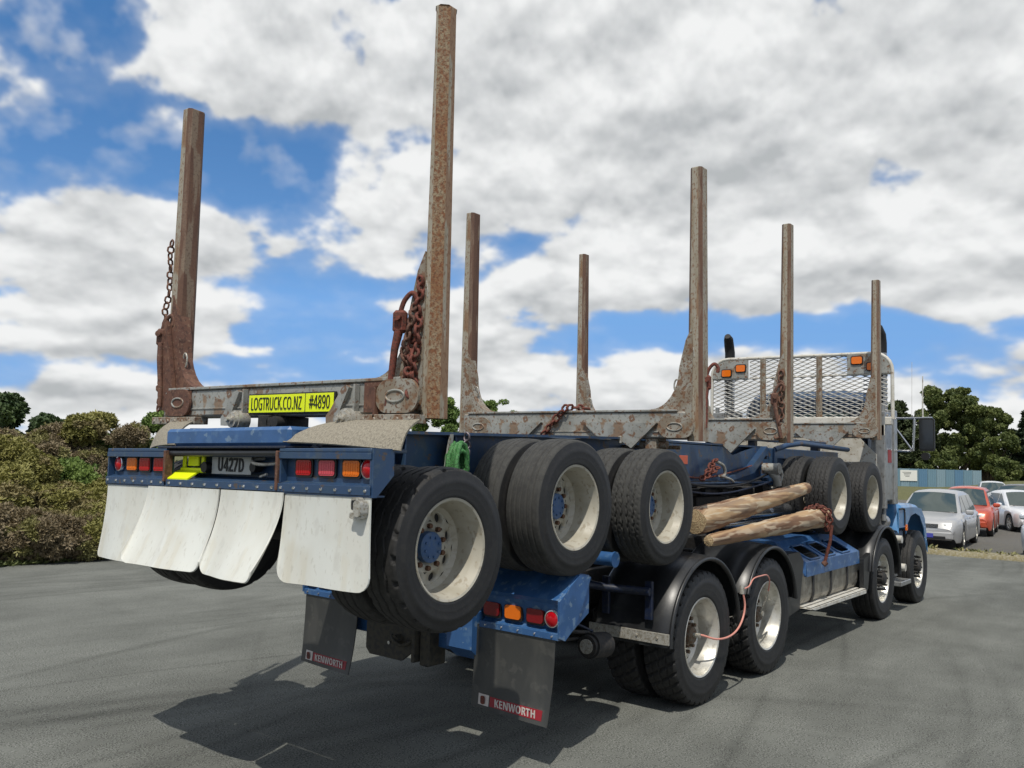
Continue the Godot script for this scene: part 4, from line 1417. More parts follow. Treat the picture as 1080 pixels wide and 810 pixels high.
	span(4.9, 5.6, 1.44, 1.55, -0.5, 0.55, 0.01)
	for xx in [4.2, 4.6, 5.0, 5.4, 5.8]:
		cyl(Vector3(xx, 1.6, 0.55), Vector3(xx + 0.12, 1.6, 0.55), 0.04, 10)
	cyl(Vector3(3.9, 1.6, 0.52), Vector3(6.3, 1.6, 0.52), 0.022, 8)
	cyl(Vector3(4.0, 1.7, 0.66), Vector3(6.2, 1.7, 0.66), 0.012, 8)
	obj("under_gear", M.dark, t)
	for q in [[M.black, 0.012, [Vector3(3.9, 1.80, 0.62), Vector3(4.3, 1.70, 0.72), Vector3(4.9, 1.66, 0.73), Vector3(5.6, 1.68, 0.72), Vector3(6.3, 1.78, 0.70)]], [M.rust_red, 0.009, [Vector3(4.0, 1.86, 0.61), Vector3(4.5, 1.75, 0.64), Vector3(5.2, 1.76, 0.63), Vector3(6.2, 1.90, 0.66)]], [M.blue_dark, 0.010, [Vector3(3.9, 1.72, 0.66), Vector3(4.5, 1.61, 0.72), Vector3(5.3, 1.60, 0.72), Vector3(6.3, 1.70, 0.74)]]]:
		begin()
		tube(curve(q[2]), q[1], 8)
		obj("air_line", q[0], t)
	# dolly frame with rungs ahead of the side plate
	begin()
	for s in [1.0, -1.0]:
		span(6.4, 9.0, 1.95, 2.07, s * 0.56 - 0.05, s * 0.56 + 0.05, 0.008)
		span(6.4, 9.0, 1.66, 1.74, s * 0.5 - 0.06, s * 0.5 + 0.06, 0.008)
		span(6.42, 6.50, 1.66, 2.06, s * 0.66, s * 0.73, 0.006)
		tube([Vector3(6.45, 2.05, s * 0.72), Vector3(6.6, 2.10, s * 0.8), Vector3(6.9, 2.13, s * 0.85), Vector3(8.6, 2.10, s * 0.85)], 0.03, 10)
	for y in [1.72, 1.84, 1.96]:
		span(6.38, 6.44, y - 0.018, y + 0.018, -0.66, 0.66, 0.004)
	for xx in [7.2, 8.0, 8.8]:
		span(xx, xx + 0.1, 1.7, 2.05, -0.55, 0.55, 0.006)
	obj("dolly_frame", M.navy, t)
	begin()
	tube([Vector3(6.3, 1.82, 0.72), Vector3(6.3, 1.74, 0.80), Vector3(6.32, 1.66, 0.8)], 0.045, 10)
	cyl(Vector3(6.28, 1.84, 0.66), Vector3(6.28, 1.84, 0.84), 0.06, 14)
	tube(curve([Vector3(6.38, 1.9, 0.78), Vector3(6.40, 1.78, 0.82), Vector3(6.36, 1.68, 0.80), Vector3(6.30, 1.63, 0.74)]), 0.014, 8)
	obj("dolly_hook", M.steel, t)
	begin()
	cyl(Vector3(4.6, 1.385, 0.78), Vector3(7.2, 1.385, 0.78), 0.05, 16)
	cyl(Vector3(6.1, 1.40, 0.78), Vector3(6.8, 1.40, 0.78), 0.062, 16)
	cyl(Vector3(4.8, 1.29, 0.74), Vector3(7.0, 1.29, 0.74), 0.032, 12)
	obj("hydraulic_ram", M.chrome, t)
	return t
# ---------------------------------------------------------------- the truck
func mudguard(parent: Node, x: float, y: float, r: float, z0: float, z1: float, a0: float, a1: float, mat: Material) -> MeshInstance3D:
	var rows := []
	for i in 33:
		var a := lerpf(a0, a1, i / 32.0)
		var line := []
		for g in [0.0, 0.05, 0.3, 0.33, 0.62, 0.65, 0.92, 1.0]:
			var rr: float = r + (0.012 if (g == 0.3 or g == 0.65) else 0.0) - (0.035 if g == 1.0 else 0.0) - (0.03 if g == 0.0 else 0.0)
			line.append(Vector3(x + cos(a) * rr, y + sin(a) * rr, lerpf(z0, z1, g)))
		rows.append(line)
	begin()
	sheet(rows, 0.008)
	var path := []
	for i in 33:
		var a := lerpf(a0, a1, i / 32.0)
		path.append(Vector3(x + cos(a) * (r - 0.02), y + sin(a) * (r - 0.02), z1 + 0.004 * signf(z1)))
	tube(path, 0.017, 8)
	return obj("mudguard", mat, parent)

func make_truck() -> Node3D:
	base_at = Vector3(6.0, 0, 0)
	var t := thing("log_truck", "blue and grey eight-wheeler log truck with mesh headboard, seen from its right rear", "truck", base_at)
	for s in [1.0, -1.0]:
		begin()
		span(1.75, 11.0, 0.72, 1.0, s * 0.43 - 0.04, s * 0.43 + 0.04, 0.006)
		obj("chassis_rail", M.dark, t)
	begin()
	for xx in [2.3, 3.0, 4.27, 5.6, 7.0, 8.0, 9.6]:
		span(xx, xx + 0.12, 0.76, 0.97, -0.4, 0.4, 0.006)
	cyl(Vector3(2.6, 0.55, 0), Vector3(8.5, 0.72, 0), 0.06, 12)
	span(3.3, 3.9, 0.36, 0.72, -0.2, 0.2, 0.06)
	span(4.65, 5.25, 0.36, 0.72, -0.2, 0.2, 0.06)
	for s in [1.0, -1.0]:
		span(3.2, 5.35, 0.56, 0.70, s * 0.5 - 0.05, s * 0.5 + 0.05, 0.03)
	obj("drive_line", M.dark, t)
	# rear cross member, coupling, side lamp boxes and flaps
	begin()
	X = Transform3D(Basis(), Vector3(0, 0, 0))
	span(1.72, 1.86, 0.56, 0.75, -0.95, 0.63, 0.01)
	obj("rear_cross_member", M.blue, t)
	begin()
	prism([Vector2(1.6, 0.62), Vector2(1.6, 0.84), Vector2(1.86, 0.90), Vector2(1.86, 0.54), Vector2(1.7, 0.54)], XY, Vector3(0, 0, 0.34), 0.22)
	span(1.64, 1.72, 0.70, 0.80, 0.36, 0.52, 0.006)
	obj("frame_end", M.blue, t)
	begin()
	prism([Vector2(-0.44, 0.68), Vector2(0.02, 0.70), Vector2(0.02, 0.52), Vector2(-0.08, 0.45), Vector2(-0.40, 0.45), Vector2(-0.44, 0.49)], ZY, Vector3(1.62, 0, 0), 0.02)
	span(1.62, 1.72, 0.68, 0.71, -0.46, 0.04, 0.004)
	span(1.58, 1.74, 0.46, 0.70, 0.03, 0.06, 0.004)
	span(1.62, 1.80, 0.44, 0.68, 0.07, 0.16, 0.01)
	cyl(Vector3(1.60, 0.6, -0.10), Vector3(1.54, 0.6, -0.10), 0.03, 12)
	tube(curve([Vector3(1.56, 0.62, -0.14), Vector3(1.53, 0.60, -0.09), Vector3(1.55, 0.57, -0.03), Vector3(1.6, 0.60, 0.02)]), 0.012, 8)
	var cp := obj("tow_coupling", skin(layered(256, c8(66, 62, 52), [[9, 175, 0.4, 0.7, c8(52, 50, 46, 0.9), 4]]), 0.5, 0.8), t)
	begin()
	cyl(Vector3(1.57, 0.57, -0.16), Vector3(1.55, 0.57, -0.16), 0.012, 10)
	obj("coupling_pin", M.chrome, cp)
	for s in [1.0, -1.0]:
		var z0: float = s * (0.585 if s > 0 else 0.60)
		var z1: float = s * 1.215
		var side := [Vector2(1.98, 1.14), Vector2(1.85, 1.165), Vector2(1.635, 1.015), Vector2(1.66, 0.985), Vector2(1.70, 0.83), Vector2(1.66, 0.80), Vector2(1.66, 0.775), Vector2(1.72, 0.77), Vector2(1.98, 0.90)]
		begin()
		prism(side, XY, Vector3(0, 0, min(z0, z1)), absf(z1 - z0))
		# closed cheek outside, that hides the lamp recess from the side
		prism([Vector2(1.98, 1.13), Vector2(1.85, 1.155), Vector2(1.63, 1.01), Vector2(1.635, 0.79), Vector2(1.70, 0.765), Vector2(1.80, 0.83), Vector2(1.90, 0.98)], XY, Vector3(0, 0, z1 if s > 0 else z1 - 0.014), 0.014)
		span(1.64, 1.664, 0.772, 0.815, min(z0, z1), max(z0, z1), 0.003)
		var bx := obj("lamp_box", M.blue, t)
		begin()
		for i in 5:
			rivet(Vector3(1.64, 0.793, s * lerpf(0.64, 1.17, i / 4.0)), 0.008)
		obj("rivets", M.chrome, bx).set_meta("kind", "stuff")
		var keep := 0.0
		for l in [[0.665, M.lens_dim], [0.84, M.lens_amber], [1.018, M.lens_dim]]:
			begin()
			X = Transform3D(ZY, Vector3(1.682, 0.895, s * l[0]))
			prism(round_rect(0.125, 0.085, 0.018), XY, Vector3.ZERO, 0.02)
			var o := obj("tail_lamp", l[1], t)
			begin()
			X = Transform3D(ZY, Vector3(1.685, 0.892, s * l[0]))
			prism(round_rect(0.15, 0.108, 0.024), XY, Vector3.ZERO, 0.012)
			obj("lamp_bezel", M.black, o)
		begin()
		X = Transform3D(ZY, Vector3(1.665, 0.895, s * 1.155))
		lathe([Vector2(0, 0.02), Vector2(0.036, 0.016), Vector2(0.046, 0.008), Vector2(0.046, 0)], 24)
		var rr := obj("round_reflector", M.lens_red, t)
		begin()
		X = Transform3D(ZY, Vector3(1.665, 0.895, s * 1.155))
		lathe([Vector2(0.046, 0.006), Vector2(0.047, 0.013), Vector2(0.053, 0.012), Vector2(0.056, 0.0)], 24)
		obj("chrome_ring", M.chrome, rr)
		# black flap with the maker's strip
		var fz0 := 0.545 if s > 0 else -1.20
		var fz1 := 1.185 if s > 0 else -0.60
		var rows := []
		for i in 13:
			var f := i / 12.0
			var line := []
			for j in 9:
				var g := j / 8.0
				line.append(Vector3(1.655 - (0.02 + 0.05 * g * g) * f * f - 0.02 * sin(g * PI) * f, lerpf(0.785, 0.265, f), lerpf(fz0, fz1, g)))
			rows.append(line)
		begin()
		sheet(rows, 0.008)
		var fl := obj("mudflap", M.flap_black, t)
		fl.set_meta("label", "black right mudflap with a red name strip" if s > 0 else "black left mudflap with a red name strip")
		var zc := (fz0 + fz1) / 2.0
		var strip := func(g0: float, g1: float, y0: float, y1: float, off: float) -> void:
			var rw := []
			for i in 2:
				var f := (0.785 - (y0 if i == 1 else y1)) / 0.52
				var line := []
				for j in 9:
					var g := lerpf(g0, g1, j / 8.0)
					line.append(Vector3(1.655 - (0.02 + 0.05 * g * g) * f * f - 0.02 * sin(g * PI) * f - off, lerpf(0.785, 0.265, f), lerpf(fz0, fz1, g)))
				rw.append(line)
			sheet(rw, 0.002)
		begin()
		strip.call(0.26, 0.93, 0.292, 0.352, 0.0055)
		var red := obj("name_strip", M.label_red, fl)
		begin()
		strip.call(0.10, 0.245, 0.288, 0.356, 0.0055)
		obj("emblem_square", M.label_white, fl)
		begin()
		X = Transform3D(ZY, Vector3(1.655 - 0.0228 - 0.0085 - 0.0096, 0.322, lerpf(fz0, fz1, 0.172)))
		prism(round_rect(0.034, 0.052, 0.012), XY, Vector3.ZERO, 0.003)
		obj("emblem", M.rust_red, fl)
		var g_mid := 0.595
		var f_mid := (0.785 - 0.322) / 0.52
		var slope := -(0.10 * g_mid * f_mid * f_mid + 0.02 * PI * cos(g_mid * PI) * f_mid) / (fz1 - fz0)
		var across := Vector3(slope, 0, 1).normalized()
		write("strip_letters", "KENWORTH", 0.047, 0.94, M.label_white, fl, Vector3(1.655 - (0.02 + 0.05 * g_mid * g_mid) * f_mid * f_mid - 0.02 * sin(g_mid * PI) * f_mid - 0.009, 0.322, lerpf(fz0, fz1, g_mid)), Basis(across, Vector3.UP, across.cross(Vector3.UP)), true, 0.003)
	# brake chamber and lines ahead of the right lamp box
	begin()
	cyl(Vector3(2.36, 0.6, 0.98), Vector3(2.56, 0.58, 0.98), 0.088, 24)
	cyl(Vector3(2.33, 0.6, 0.98), Vector3(2.36, 0.6, 0.98), 0.075, 24)
	tube(curve([Vector3(2.40, 0.68, 0.95), Vector3(2.2, 0.72, 0.88), Vector3(2.05, 0.85, 0.95), Vector3(2.02, 1.0, 1.1)]), 0.014, 8)
	tube(curve([Vector3(2.35, 0.64, 0.9), Vector3(2.1, 0.66, 0.8), Vector3(2.0, 0.8, 0.7), Vector3(2.1, 1.0, 0.6)]), 0.012, 8)
	tube(curve([Vector3(2.9, 0.9, 0.5), Vector3(2.3, 0.95, 0.55), Vector3(2.0, 0.9, 0.7), Vector3(2.1, 0.7, 0.8)]), 0.016, 8)
	var bc := obj("brake_chamber", M.dark, t)
	begin()
	cyl(Vector3(2.318, 0.6, 0.98), Vector3(2.332, 0.6, 0.98), 0.05, 20)
	obj("chamber_cap", M.bright, bc)
	# blue cross tube and the guard stay
	begin()
	cyl(Vector3(2.64, 1.17, 0.3), Vector3(2.64, 1.17, 1.0), 0.05, 20)
	cyl(Vector3(2.64, 1.17, 1.0), Vector3(2.64, 1.17, 1.012), 0.057, 20)
	span(2.55, 2.73, 0.95, 1.22, 0.28, 0.34, 0.006)
	obj("cross_tube", M.blue, t)
	begin()
	tube([Vector3(2.5, 1.08, 0.55), Vector3(2.62, 0.98, 0.7), Vector3(2.85, 0.93, 0.8), Vector3(2.9, 0.93, 1.15)], 0.03, 10)
	cyl(Vector3(2.8, 0.98, 0.45), Vector3(2.8, 0.98, 0.7), 0.022, 8)
	for z in [0.75, 1.12]:
		span(2.93, 2.96, 0.72, 1.0, z - 0.03, z + 0.03, 0.004)
	obj("guard_stay", M.blue_dark, t)
	for q in [[M.black, 0.009, [Vector3(2.1, 1.02, 0.62), Vector3(2.3, 0.86, 0.68), Vector3(2.55, 0.80, 0.66), Vector3(2.85, 0.9, 0.58)]], [M.blue_dark, 0.011, [Vector3(2.0, 0.98, 0.70), Vector3(2.15, 0.82, 0.8), Vector3(2.35, 0.74, 0.86), Vector3(2.45, 0.68, 0.95)]], [M.black, 0.010, [Vector3(2.9, 1.0, 0.50), Vector3(2.5, 1.05, 0.55), Vector3(2.2, 0.98, 0.56), Vector3(1.99, 1.05, 0.66)]]]:
		begin()
		tube(curve(q[2]), q[1], 8)
		obj("air_line", q[0], t)
	# drive wheels and guards
	for d in [3.599, 4.949]:
		for left in [false, true]:
			var s := -1.0 if left else 1.0
			wheel("d", t, Vector3(d, 0.517, s * 1.118), left, d * 1.7)
			wheel("d", t, Vector3(d, 0.517, s * 0.78), left, d * 2.3, true)
			var a0 := -0.05 if d < 4 else 0.05
			mudguard(t, d, 0.517, 0.632, s * 0.62, s * 1.272, a0 + 0.1, PI - (0.02 if d < 4 else 0.42), M.guard)
		begin()
		cyl(Vector3(d, 0.517, -0.95), Vector3(d, 0.517, 0.95), 0.085, 14)
		obj("axle", M.dark, t)
	for s in [1.0, -1.0]:
		begin()
		span(2.962, 2.972, 0.555, 0.60, s * 0.61, s * 1.27, 0.002)
		prism([Vector2(2.962, 0.60), Vector2(2.962, 0.55), Vector2(2.974, 0.55), Vector2(2.975, 0.60)], XY, Vector3(0, 0, s * 0.61 if s > 0 else s * 1.27), 0.66)
		obj("guard_panel", M.guard, t)
		begin()
		span(2.944, 2.958, 0.555, 0.635, s * 0.60, s * 1.285, 0.002)
		for i in 4:
			rivet(Vector3(2.944, 0.597, s * (0.68 + i * 0.17)), 0.012)
		obj("guard_strip", M.bright, t)
	# the air hose that joins the two drive hubs
	begin()
	tube(curve([Vector3(3.60, 0.53, 1.16), Vector3(3.63, 0.525, 1.22), Vector3(3.74, 0.49, 1.29), Vector3(3.93, 0.485, 1.31), Vector3(4.10, 0.52, 1.31), Vector3(4.21, 0.60, 1.31), Vector3(4.25, 0.70, 1.31), Vector3(4.23, 0.80, 1.30)]), 0.0085, 8)
	tube(curve([Vector3(4.24, 0.83, 1.29), Vector3(4.33, 0.845, 1.31), Vector3(4.43, 0.90, 1.31), Vector3(4.60, 0.91, 1.31), Vector3(4.76, 0.90, 1.30), Vector3(4.87, 0.84, 1.28), Vector3(4.92, 0.74, 1.25)]), 0.0065, 8)
	obj("air_hose", M.hose, t)
	begin()
	tube(curve([Vector3(4.92, 0.74, 1.25), Vector3(4.93, 0.65, 1.22), Vector3(4.94, 0.55, 1.17)]), 0.007, 8)
	obj("air_line", M.bright, t)
	begin()
	tube([Vector3(4.10, 0.58, 1.16), Vector3(4.2, 0.6, 1.22), Vector3(4.33, 0.5, 1.2)], 0.004, 6)
	obj("air_line", M.bright, t)
	begin()
	cyl(Vector3(3.60, 0.525, 1.15), Vector3(3.605, 0.525, 1.215), 0.018, 10)
	obj("hose_fitting", M.bright, t)
	begin()
	cyl(Vector3(4.23, 0.79, 1.29), Vector3(4.24, 0.86, 1.29), 0.02, 10)
	obj("hose_fitting", M.bright, t)
	begin()
	cyl(Vector3(4.95, 0.525, 1.13), Vector3(4.95, 0.525, 1.19), 0.025, 10)
	obj("hose_fitting", M.bright, t)
	# tank with straps, its blue cover with three hand holes, and the step
	for s in [1.0, -1.0]:
		begin()
		X = Transform3D(Basis(Vector3(0, 1, 0), PI / 2), Vector3(0, 0, 0))
		var prof := round_rect(0.46, 0.52, 0.17, Vector2(-s * 0.95, 0.67), 8)
		prism(prof, XY, Vector3(0, 0, 5.72), 2.12)
		var tk := obj("fuel_tank", M.tank, t)
		for xx in [6.28, 6.85, 7.42]:
			begin()
			X = Transform3D(Basis(Vector3(0, 1, 0), PI / 2), Vector3(0, 0, 0))
			prism(round_rect(0.475, 0.535, 0.175, Vector2(-s * 0.95, 0.67), 8), XY, Vector3(0, 0, xx), 0.06)
			obj("tank_strap", M.dark, tk)
	begin()
	prism([Vector2(5.55, 0.42), Vector2(5.86, 0.46), Vector2(5.98, 0.92), Vector2(5.86, 1.02), Vector2(5.55, 1.02)], XY, Vector3(0, 0, 0.6), 0.60)
	obj("tank_end_guard", M.guard, t)
	# cover: flat top, slanted face with the holes, upright lip; ends slope in
	var top := [Vector3(5.55, 1.12, 0.55), Vector3(7.55, 1.13, 0.55), Vector3(7.45, 1.12, 0.98), Vector3(5.75, 1.11, 0.98)]
	var face := [Vector3(5.75, 1.11, 0.98), Vector3(7.45, 1.12, 0.98), Vector3(7.85, 0.895, 1.20), Vector3(6.06, 0.90, 1.20)]
	begin()
	flat()
	var inside := Vector3(6.7, 0.8, 0.8)
	quad(top[0], top[1], top[2], top[3], inside)
	tri(top[0], top[3], Vector3(5.75, 0.9, 0.8), inside)
	quad(top[3], face[3], Vector3(6.06, 0.76, 1.20), Vector3(5.75, 0.85, 0.75), inside)
	quad(top[2], face[2], Vector3(7.85, 0.76, 1.20), Vector3(7.62, 0.85, 0.75), inside)
	quad(face[3], face[2], Vector3(7.85, 0.755, 1.205), Vector3(6.06, 0.755, 1.205), inside)
	quad(Vector3(6.06, 0.755, 1.205), Vector3(7.85, 0.755, 1.205), Vector3(7.85, 0.765, 1.0), Vector3(6.06, 0.765, 1.0), inside + Vector3(0, 0.3, 0))
	# slanted face as three cells with a hole each
	var at := func(u: float, w: float) -> Vector3:
		return face[0].lerp(face[1], u).lerp(face[3].lerp(face[2], u), w)
	var cells := [0.0, 0.27, 0.52, 0.76, 1.0]
	quad(at.call(0.0, 0.0), at.call(1.0, 0.0), at.call(1.0, 0.3), at.call(0.0, 0.3), inside)
	quad(at.call(0.0, 0.92), at.call(1.0, 0.92), at.call(1.0, 1.0), at.call(0.0, 1.0), inside)
	for e in [[0.0, 0.08], [0.29, 0.36], [0.57, 0.65], [0.86, 1.0]]:
		quad(at.call(e[0], 0.3), at.call(e[1], 0.3), at.call(e[1], 0.92), at.call(e[0], 0.92), inside)
	var cover := obj("tank_cover", M.blue, t)
	begin()
	for h in [[0.08, 0.29], [0.36, 0.57], [0.65, 0.86]]:
		var loop := []
		for p in [[0.12, 0.3], [0.88, 0.3], [1.0, 0.42], [1.0, 0.8], [0.88, 0.92], [0.12, 0.92], [0.0, 0.8], [0.0, 0.42]]:
			loop.append(at.call(lerpf(h[0], h[1], p[0]), p[1]) + Vector3(0, 0.004, 0.004))
		tube(loop, 0.012, 6, true)
	obj("hand_hole_rim", M.blue, cover)
	begin()
	span(5.8, 7.5, 0.935, 0.955, 0.6, 1.05, 0.004)
	obj("cover_floor", M.black, cover)
	begin()
	prism([Vector2(5.95, 0.455), Vector2(6.10, 0.43), Vector2(7.85, 0.415), Vector2(7.85, 0.455)], XY, Vector3(0, 0, 1.02), 0.26)
	span(5.98, 7.85, 0.462, 0.470, 1.04, 1.10, 0.002)
	span(5.98, 7.85, 0.462, 0.470, 1.13, 1.19, 0.002)
	span(5.98, 7.85, 0.462, 0.470, 1.22, 1.27, 0.002)
	span(6.4, 6.46, 0.40, 0.6, 0.9, 1.1, 0.002)
	span(7.3, 7.36, 0.40, 0.6, 0.9, 1.1, 0.002)
	obj("side_step", M.white_paint, t)
	# steer axles
	for d in [8.73, 10.53]:
		for left in [false, true]:
			wheel("s", t, Vector3(d, 0.5, (-1.0 if left else 1.0) * 1.105), left, d)
		begin()
		cyl(Vector3(d, 0.5, -0.95), Vector3(d, 0.5, 0.95), 0.07, 12)
		obj("axle", M.dark, t)
	for s in [1.0, -1.0]:
		mudguard(t, 8.73, 0.50, 0.66, s * 0.78, s * 1.275, 0.0, PI * 0.93, M.guard)
		begin()
		prism([Vector2(7.86, 0.80), Vector2(8.12, 0.86), Vector2(8.085, 0.64), Vector2(8.03, 0.45), Vector2(7.93, 0.40), Vector2(7.86, 0.43)], XY, Vector3(0, 0, s * 1.2 if s > 0 else -1.25), 0.05)
		obj("guard_skirt", M.guard, t)
	begin()
	cyl(Vector3(9.40, 0.95, 1.16), Vector3(9.40, 0.95, 1.30), 0.05, 14)
	obj("step_peg", M.white_paint, t)
	begin()
	cyl(Vector3(9.48, 0.58, 1.16), Vector3(9.48, 0.58, 1.32), 0.05, 14)
	obj("step_peg", M.white_paint, t)
	begin()
	span(9.35, 9.85, 0.34, 0.40, 1.02, 1.3, 0.008)
	span(9.35, 9.9, 0.40, 1.08, 0.85, 1.12, 0.02)
	obj("cab_step", M.cab_grey, t)
	# cab, hood and fenders
	begin()
	var rows := []
	for st in [[9.42, 2.72], [9.46, 2.86], [9.6, 2.94], [9.9, 2.96], [10.15, 2.9], [10.3, 2.72]]:
		var line := []
		for p in [[-0.86, 1.1], [-0.86, 2.2], [-0.85, 0.0], [-0.78, 1.0], [-0.45, 1.0], [0.0, 1.0], [0.45, 1.0], [0.78, 1.0], [0.85, 0.0], [0.86, 2.2], [0.86, 1.1]]:
			var y: float = p[1]
			if p[1] == 0.0: y = st[1] - 0.16
			elif p[1] == 1.0: y = st[1] - (0.05 if absf(p[0]) > 0.7 else 0.0)
			line.append(Vector3(st[0], y, p[0]))
		rows.append(line)
	sheet(rows, 0.03)
	flat()
	prism([Vector2(-0.85, 1.1), Vector2(0.85, 1.1), Vector2(0.84, 2.55), Vector2(0.78, 2.7), Vector2(-0.78, 2.7), Vector2(-0.84, 2.55)], ZY, Vector3(9.46, 0, 0), 0.03)
	prism([Vector2(-0.85, 1.1), Vector2(0.85, 1.1), Vector2(0.85, 2.0), Vector2(-0.85, 2.0)], ZY, Vector3(10.33, 0, 0), 0.03)
	var cab := obj("cab", M.navy, t)
	for w in [[-0.62, -0.06], [0.0, 0.62]]:
		begin()
		span(9.415, 9.428, 2.28, 2.62, w[0], w[1], 0.003)
		obj("rear_window", plain(c8(96, 128, 118), 0.1), cab)
	begin()
	quad(Vector3(10.32, 2.02, -0.82), Vector3(10.32, 2.02, 0.82), Vector3(10.17, 2.72, 0.76), Vector3(10.17, 2.72, -0.76), Vector3(9.8, 2.3, 0))
	for s in [1.0, -1.0]:
		quad(Vector3(9.7, 1.95, s * 0.885), Vector3(10.2, 1.95, s * 0.885), Vector3(10.1, 2.55, s * 0.875), Vector3(9.7, 2.55, s * 0.875), Vector3(9.8, 2.3, 0))
	obj("windscreen", M.glass, cab)
	begin()
	rows = []
	for st in [[10.34, 1.95, 0.75], [11.2, 1.86, 0.72], [11.9, 1.66, 0.62], [12.15, 1.4, 0.58]]:
		var line := []
		for g in 9:
			var a := PI * g / 8.0
			line.append(Vector3(st[0], 0.9 + (st[1] - 0.9) * pow(sin(a), 0.35) if sin(a) > 0.01 else 0.75, -cos(a) * st[2]))
		rows.append(line)
	sheet(rows, 0.02)
	obj("hood", M.paint_blue, t)
	for s in [1.0, -1.0]:
		rows = []
		for i in 21:
			var f := i / 20.0
			var line := []
			var a := lerpf(PI * 0.98, 0.06 * PI, f)
			var cx := 10.53 + cos(a) * 0.66
			var cy := 0.56 + sin(a) * 0.66
			if f < 0.5:    # the rear half is a square-shouldered box ahead of the cab
				cx = lerpf(9.62, 10.53, f * 2.0)
				cy = 1.40 - 0.02 * pow(f * 2, 2) if i > 0 else 1.06
			else:
				cy = 0.56 + sin(a) * 0.82
				cx = 10.53 + cos(a) * 0.74
			for g in [0.0, 0.5, 0.85, 0.97, 1.0]:
				line.append(Vector3(cx, cy - (0.02 if g == 0.97 else (0.06 if g == 1.0 else 0.0)), s * lerpf(0.6, 1.2, g)))
			rows.append(line)
		begin()
		sheet(rows, 0.012)
		prism([Vector2(9.63, 1.08), Vector2(9.99, 1.08), Vector2(10.02, 0.98), Vector2(10.1, 1.12), Vector2(10.28, 1.22), Vector2(10.53, 1.25), Vector2(10.8, 1.2), Vector2(11.04, 1.0), Vector2(11.14, 0.74), Vector2(11.2, 0.9), Vector2(11.1, 1.15), Vector2(10.9, 1.3), Vector2(10.5, 1.34), Vector2(9.63, 1.345)], XY, Vector3(0, 0, s * 1.19 - (0.0 if s > 0 else 0.014)), 0.014)
		var fd := obj("fender", M.paint_blue, t)
		begin()
		span(9.98, 10.04, 1.03, 1.11, s * 1.20 if s > 0 else -1.22, s * 1.22 if s > 0 else -1.2, 0.003)
		obj("indicator", M.lens_amber, fd)
		begin()
		tube(curve([Vector3(9.66, 1.33, s * 1.205), Vector3(9.88, 1.33, s * 1.205), Vector3(9.92, 1.28, s * 1.207), Vector3(9.92, 1.10, s * 1.207)]), 0.014, 8)
		obj("door_seal", M.black, fd)
		begin()
		span(9.62, 9.98, 0.86, 1.03, s * 1.02 if s > 0 else -1.17, s * 1.17 if s > 0 else -1.02, 0.01)
		obj("battery_box", M.navy, t)
	# grey post and dark box at the cab's rear corner (exhaust shroud and air cleaner)
	for s in [1.0, -1.0]:
		begin()
		span(9.00, 9.10, 1.35, 2.62, s * 1.03, s * 1.20, 0.01)
		span(9.46, 9.62, 1.4, 2.66, s * 1.0, s * 1.2, 0.008)
		obj("corner_post", M.cab_grey, t)
		begin()
		span(9.12, 9.45, 1.45, 2.63, s * 1.0, s * 1.185, 0.02)
		var ac := obj("air_cleaner", M.cab_grey, t)
		if s > 0:
			begin()
			span(9.2, 9.36, 1.95, 2.12, 1.186, 1.19, 0.001)
			obj("warning_label", plain(c8(150, 44, 44), 0.5), ac)
			begin()
			for i in 6:
				span(9.66 + i * 0.006, 9.76, 1.5 + i * 0.09, 1.56 + i * 0.09, 1.02, 1.14, 0.004)
			obj("louvre", M.black, t)
		begin()
		tube([Vector3(9.07, 1.2, s * 1.16), Vector3(9.07, 2.7, s * 1.16)], 0.03, 12)
		cyl(Vector3(9.07, 1.18, s * 1.12), Vector3(9.2, 1.18, s * 1.12), 0.09, 16)
		obj("chrome_pipe", M.cab_grey, t)
	# stacks
	for s in [1.0, -1.0]:
		var zz: float = s * 1.08
		var yt := 3.62 if s > 0 else 3.60
		begin()
		tube([Vector3(9.32, 2.5, zz), Vector3(9.32, yt - 0.2, zz)], 0.072, 20)
		var stk := obj("exhaust_stack", M.stack, t)
		begin()
		tube([Vector3(9.32, yt - 0.2, zz), Vector3(9.32, yt - 0.06, zz), Vector3(9.29, yt + 0.04, zz), Vector3(9.22, yt + 0.13, zz - 0.02 * s), Vector3(9.16, yt + 0.17, zz - 0.03 * s)], [0.073, 0.073, 0.072, 0.068, 0.045], 18)
		obj("stack_tip", M.soot, stk)
		begin()
		for i in 9:
			span(9.222, 9.236, 2.75 + i * 0.05, 2.775 + i * 0.05, zz - 0.045, zz + 0.045, 0.002)
		obj("heat_shield_slots", M.soot, stk)
	# headboard: tube frame, expanded mesh, lamp plates
	var hx := 9.12
	begin()
	var path := [Vector3(hx, 2.52, -1.27)]
	for i in 7:
		var a := PI - PI / 2 * i / 6.0
		path.append(Vector3(hx, 3.17 + sin(a) * 0.245, -1.025 + cos(a) * 0.245))
	for i in 7:
		var a := PI / 2 - PI / 2 * i / 6.0
		path.append(Vector3(hx, 3.165 + sin(a) * 0.235, 1.025 + cos(a) * 0.245))
	path.append(Vector3(hx, 2.52, 1.27))
	tube(path, 0.024, 10)
	cyl(Vector3(hx, 3.12, -1.25), Vector3(hx, 3.12, 1.25), 0.012, 8)
	var hb := obj("headboard_frame", M.white_paint, t)
	for z in [-0.47, 0.33]:
		begin()
		span(hx - 0.035, hx - 0.012, 2.5, 3.395, z - 0.035, z + 0.035, 0.003)
		span(hx - 0.075, hx - 0.0355, 2.5, 3.39, z - 0.03, z - 0.018, 0.002)
		obj("headboard_upright", M.steel_rusty, hb)
	begin()
	var dz := 0.07
	var dy := 0.029
	var ny := int(0.86 / dy)
